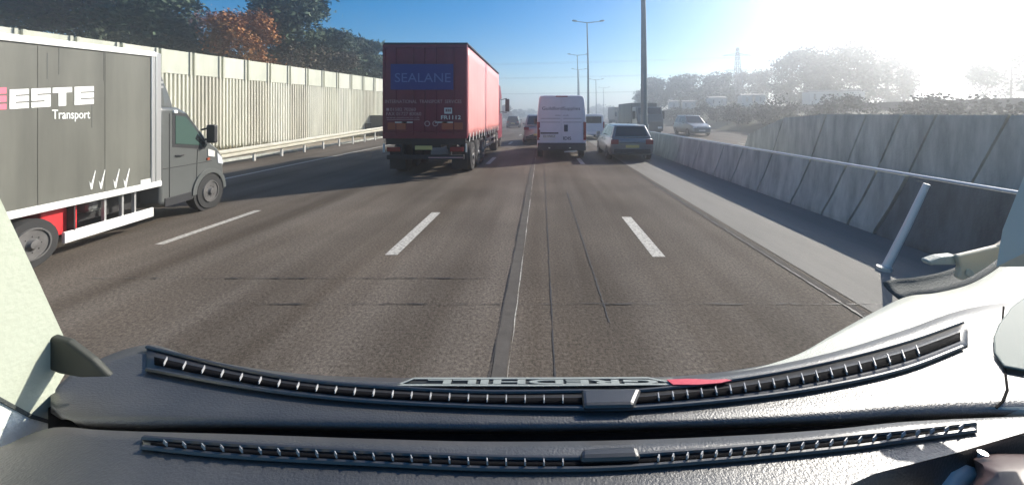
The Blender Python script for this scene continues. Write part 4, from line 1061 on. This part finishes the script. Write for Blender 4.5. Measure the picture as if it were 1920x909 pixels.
# reflection of a cab fitting, built as a bracket by the right pillar
bk = thing('bracket_reflection', 'reflection of a tan cab fitting built as a bracket with a bolt hole and a small white tray by the right pillar', 'bracket', (0, 0, 0))
Zb = .80
b = MB(); b.prism([P(x, y, Zb) for x, y in ((1796, 480), (1830, 472), (1872, 462), (1900, 450), (1884, 478), (1850, 503), (1826, 518), (1808, 527), (1797, 522), (1802, 500))], (0, .012, 0)); b.build('bracket', M['tan'], bk, bevel=.004)
b = MB(); b.tube([P(1816, 511, Zb - .003), P(1816, 511, Zb + .002)], .0075, 14); b.tube([P(1816, 511, Zb - .005), P(1816, 511, Zb - .003)], .004, 10); b.build('bolt', M['tan'], bk)
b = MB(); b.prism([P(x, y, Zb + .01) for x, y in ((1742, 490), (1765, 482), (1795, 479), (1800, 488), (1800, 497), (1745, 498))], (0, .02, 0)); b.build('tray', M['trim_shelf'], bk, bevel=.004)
# brown cowl and white lever bottom right
cw = thing('column_cowl', 'brown padded cowl with a small button at the lower right corner of the picture', 'cowl', (0, 0, 0))
b = MB(); outline = [(1822, 858), (1836, 851), (1870, 848), (1925, 850), (1990, 858), (1990, 960), (1800, 960), (1815, 920), (1830, 890), (1827, 872)]
rings = []
cxp, cyp = 1905, 905
for s, dz in ((1.0, .40), (1.0, .44), (.93, .475), (.75, .495), (.4, .505)):
    rings.append([PZ(cxp + (x - cxp) * s, cyp + (y - cyp) * s, 1.9 - 1.9 + CAMZ - .62 + (dz - .40)) for x, y in outline])
b.loft(rings); b.build('padding', M['brown'], cw, smooth=True)
b = MB(); p = PZ(1843, 855, CAMZ - .545); b.tube([p - Vector((0,0,.03)), p + Vector((0, 0, .006))], .006, 12); b.build('button', M['silver'], cw)
lv_ = thing('indicator_stalk', 'pale stalk lying beside the brown cowl at the bottom of the picture', 'stalk', (0, 0, 0))
b = MB(); b.tube([PZ(1770, 930, CAMZ - .60), PZ(1790, 900, CAMZ - .585), PZ(1815, 886, CAMZ - .58), PZ(1832, 880, CAMZ - .60)], [.012, .013, .011, .007], 10); b.build('lever', M['white'], lv_, smooth=True)
b = MB(); b.tube([PZ(1832, 880, CAMZ - .60), PZ(1850, 880, CAMZ - .62)], .006, 8); b.build('collar', M['black'], lv_)
# windscreen reflection of a placard, built lying flat on the dash
pk = thing('placard_reflection', 'reflection of a dark placard with a white outline and upside down letters, built flat on the dashboard', 'placard', (0, 0, 0))
def prow(px, t): return lerp(709.5, 722.5, t) - max(0, (px - 1150)) * .02
b = MB(); b.grid([[PZ(x + (30 - 30 * t if x < 760 else 0), prow(x, t) + 0, DZ + .005) for x in (746, 800, 900, 1000, 1100, 1200, 1262)] for t in (0, .5, 1)]); up(b.build('plate', M['placard'], pk, solid=.003))
b = MB()
for pts in ([(776, 709.5), (1000, 709.5), (1215, 708.5), (1252, 716), (1258, 720.5)], [(776, 709.5), (746, 722)], [(746, 722), (1000, 722.8), (1258, 720.5)]):
    for a, c in zip(pts, pts[1:]):
        p, q = PZ(*a, DZ + .0065), PZ(*c, DZ + .0065); n = Vector((-(q-p).y, (q-p).x, 0)).normalized() * .0022
        b.prism([p - n, q - n, q + n, p + n], (0, 0, .0012))
b.build('outline', M['placard_ink'], pk)
pa, pb_ = PZ(1232, 711.4, DZ + .007), PZ(800, 719.8, DZ + .007)
text('lettering', 'GREDHILL', M['placard_ink'], pk, (pa.x, pa.y, pa.z), (-1, 0, 0), (0, -1, 0), pa.x - pb_.x, abs(pa.y - pb_.y), depth=.0015, fat=.03)
b = MB(); b.prism([PZ(x, y, DZ + .009) for x, y in ((1250, 713), (1290, 711), (1335, 713), (1362, 712), (1372, 714), (1350, 719), (1310, 722), (1262, 722))], (0, 0, .002)); b.build('red_swoosh', M['placard_red'], pk)

# ------------------------------------------------------------------ haze of low sun glare over the whole place
hz = MB(); hz.box(-380, 380, -70, 380, -1.1, 16.3)
hm = bpy.data.materials.new('haze'); hm.use_nodes = True
n = hm.node_tree.nodes; l = hm.node_tree.links
n.remove(n['Principled BSDF'])
pv = n.new('ShaderNodeVolumePrincipled')
pv.inputs['Color'].default_value = (0.95, 0.97, 1.0, 1)
pv.inputs['Density'].default_value = 0.0066
pv.inputs['Anisotropy'].default_value = 0.86
l.new(pv.outputs[0], n['Material Output'].inputs['Volume'])
ho = hz.build('haze', hm); ho['kind'] = 'stuff'
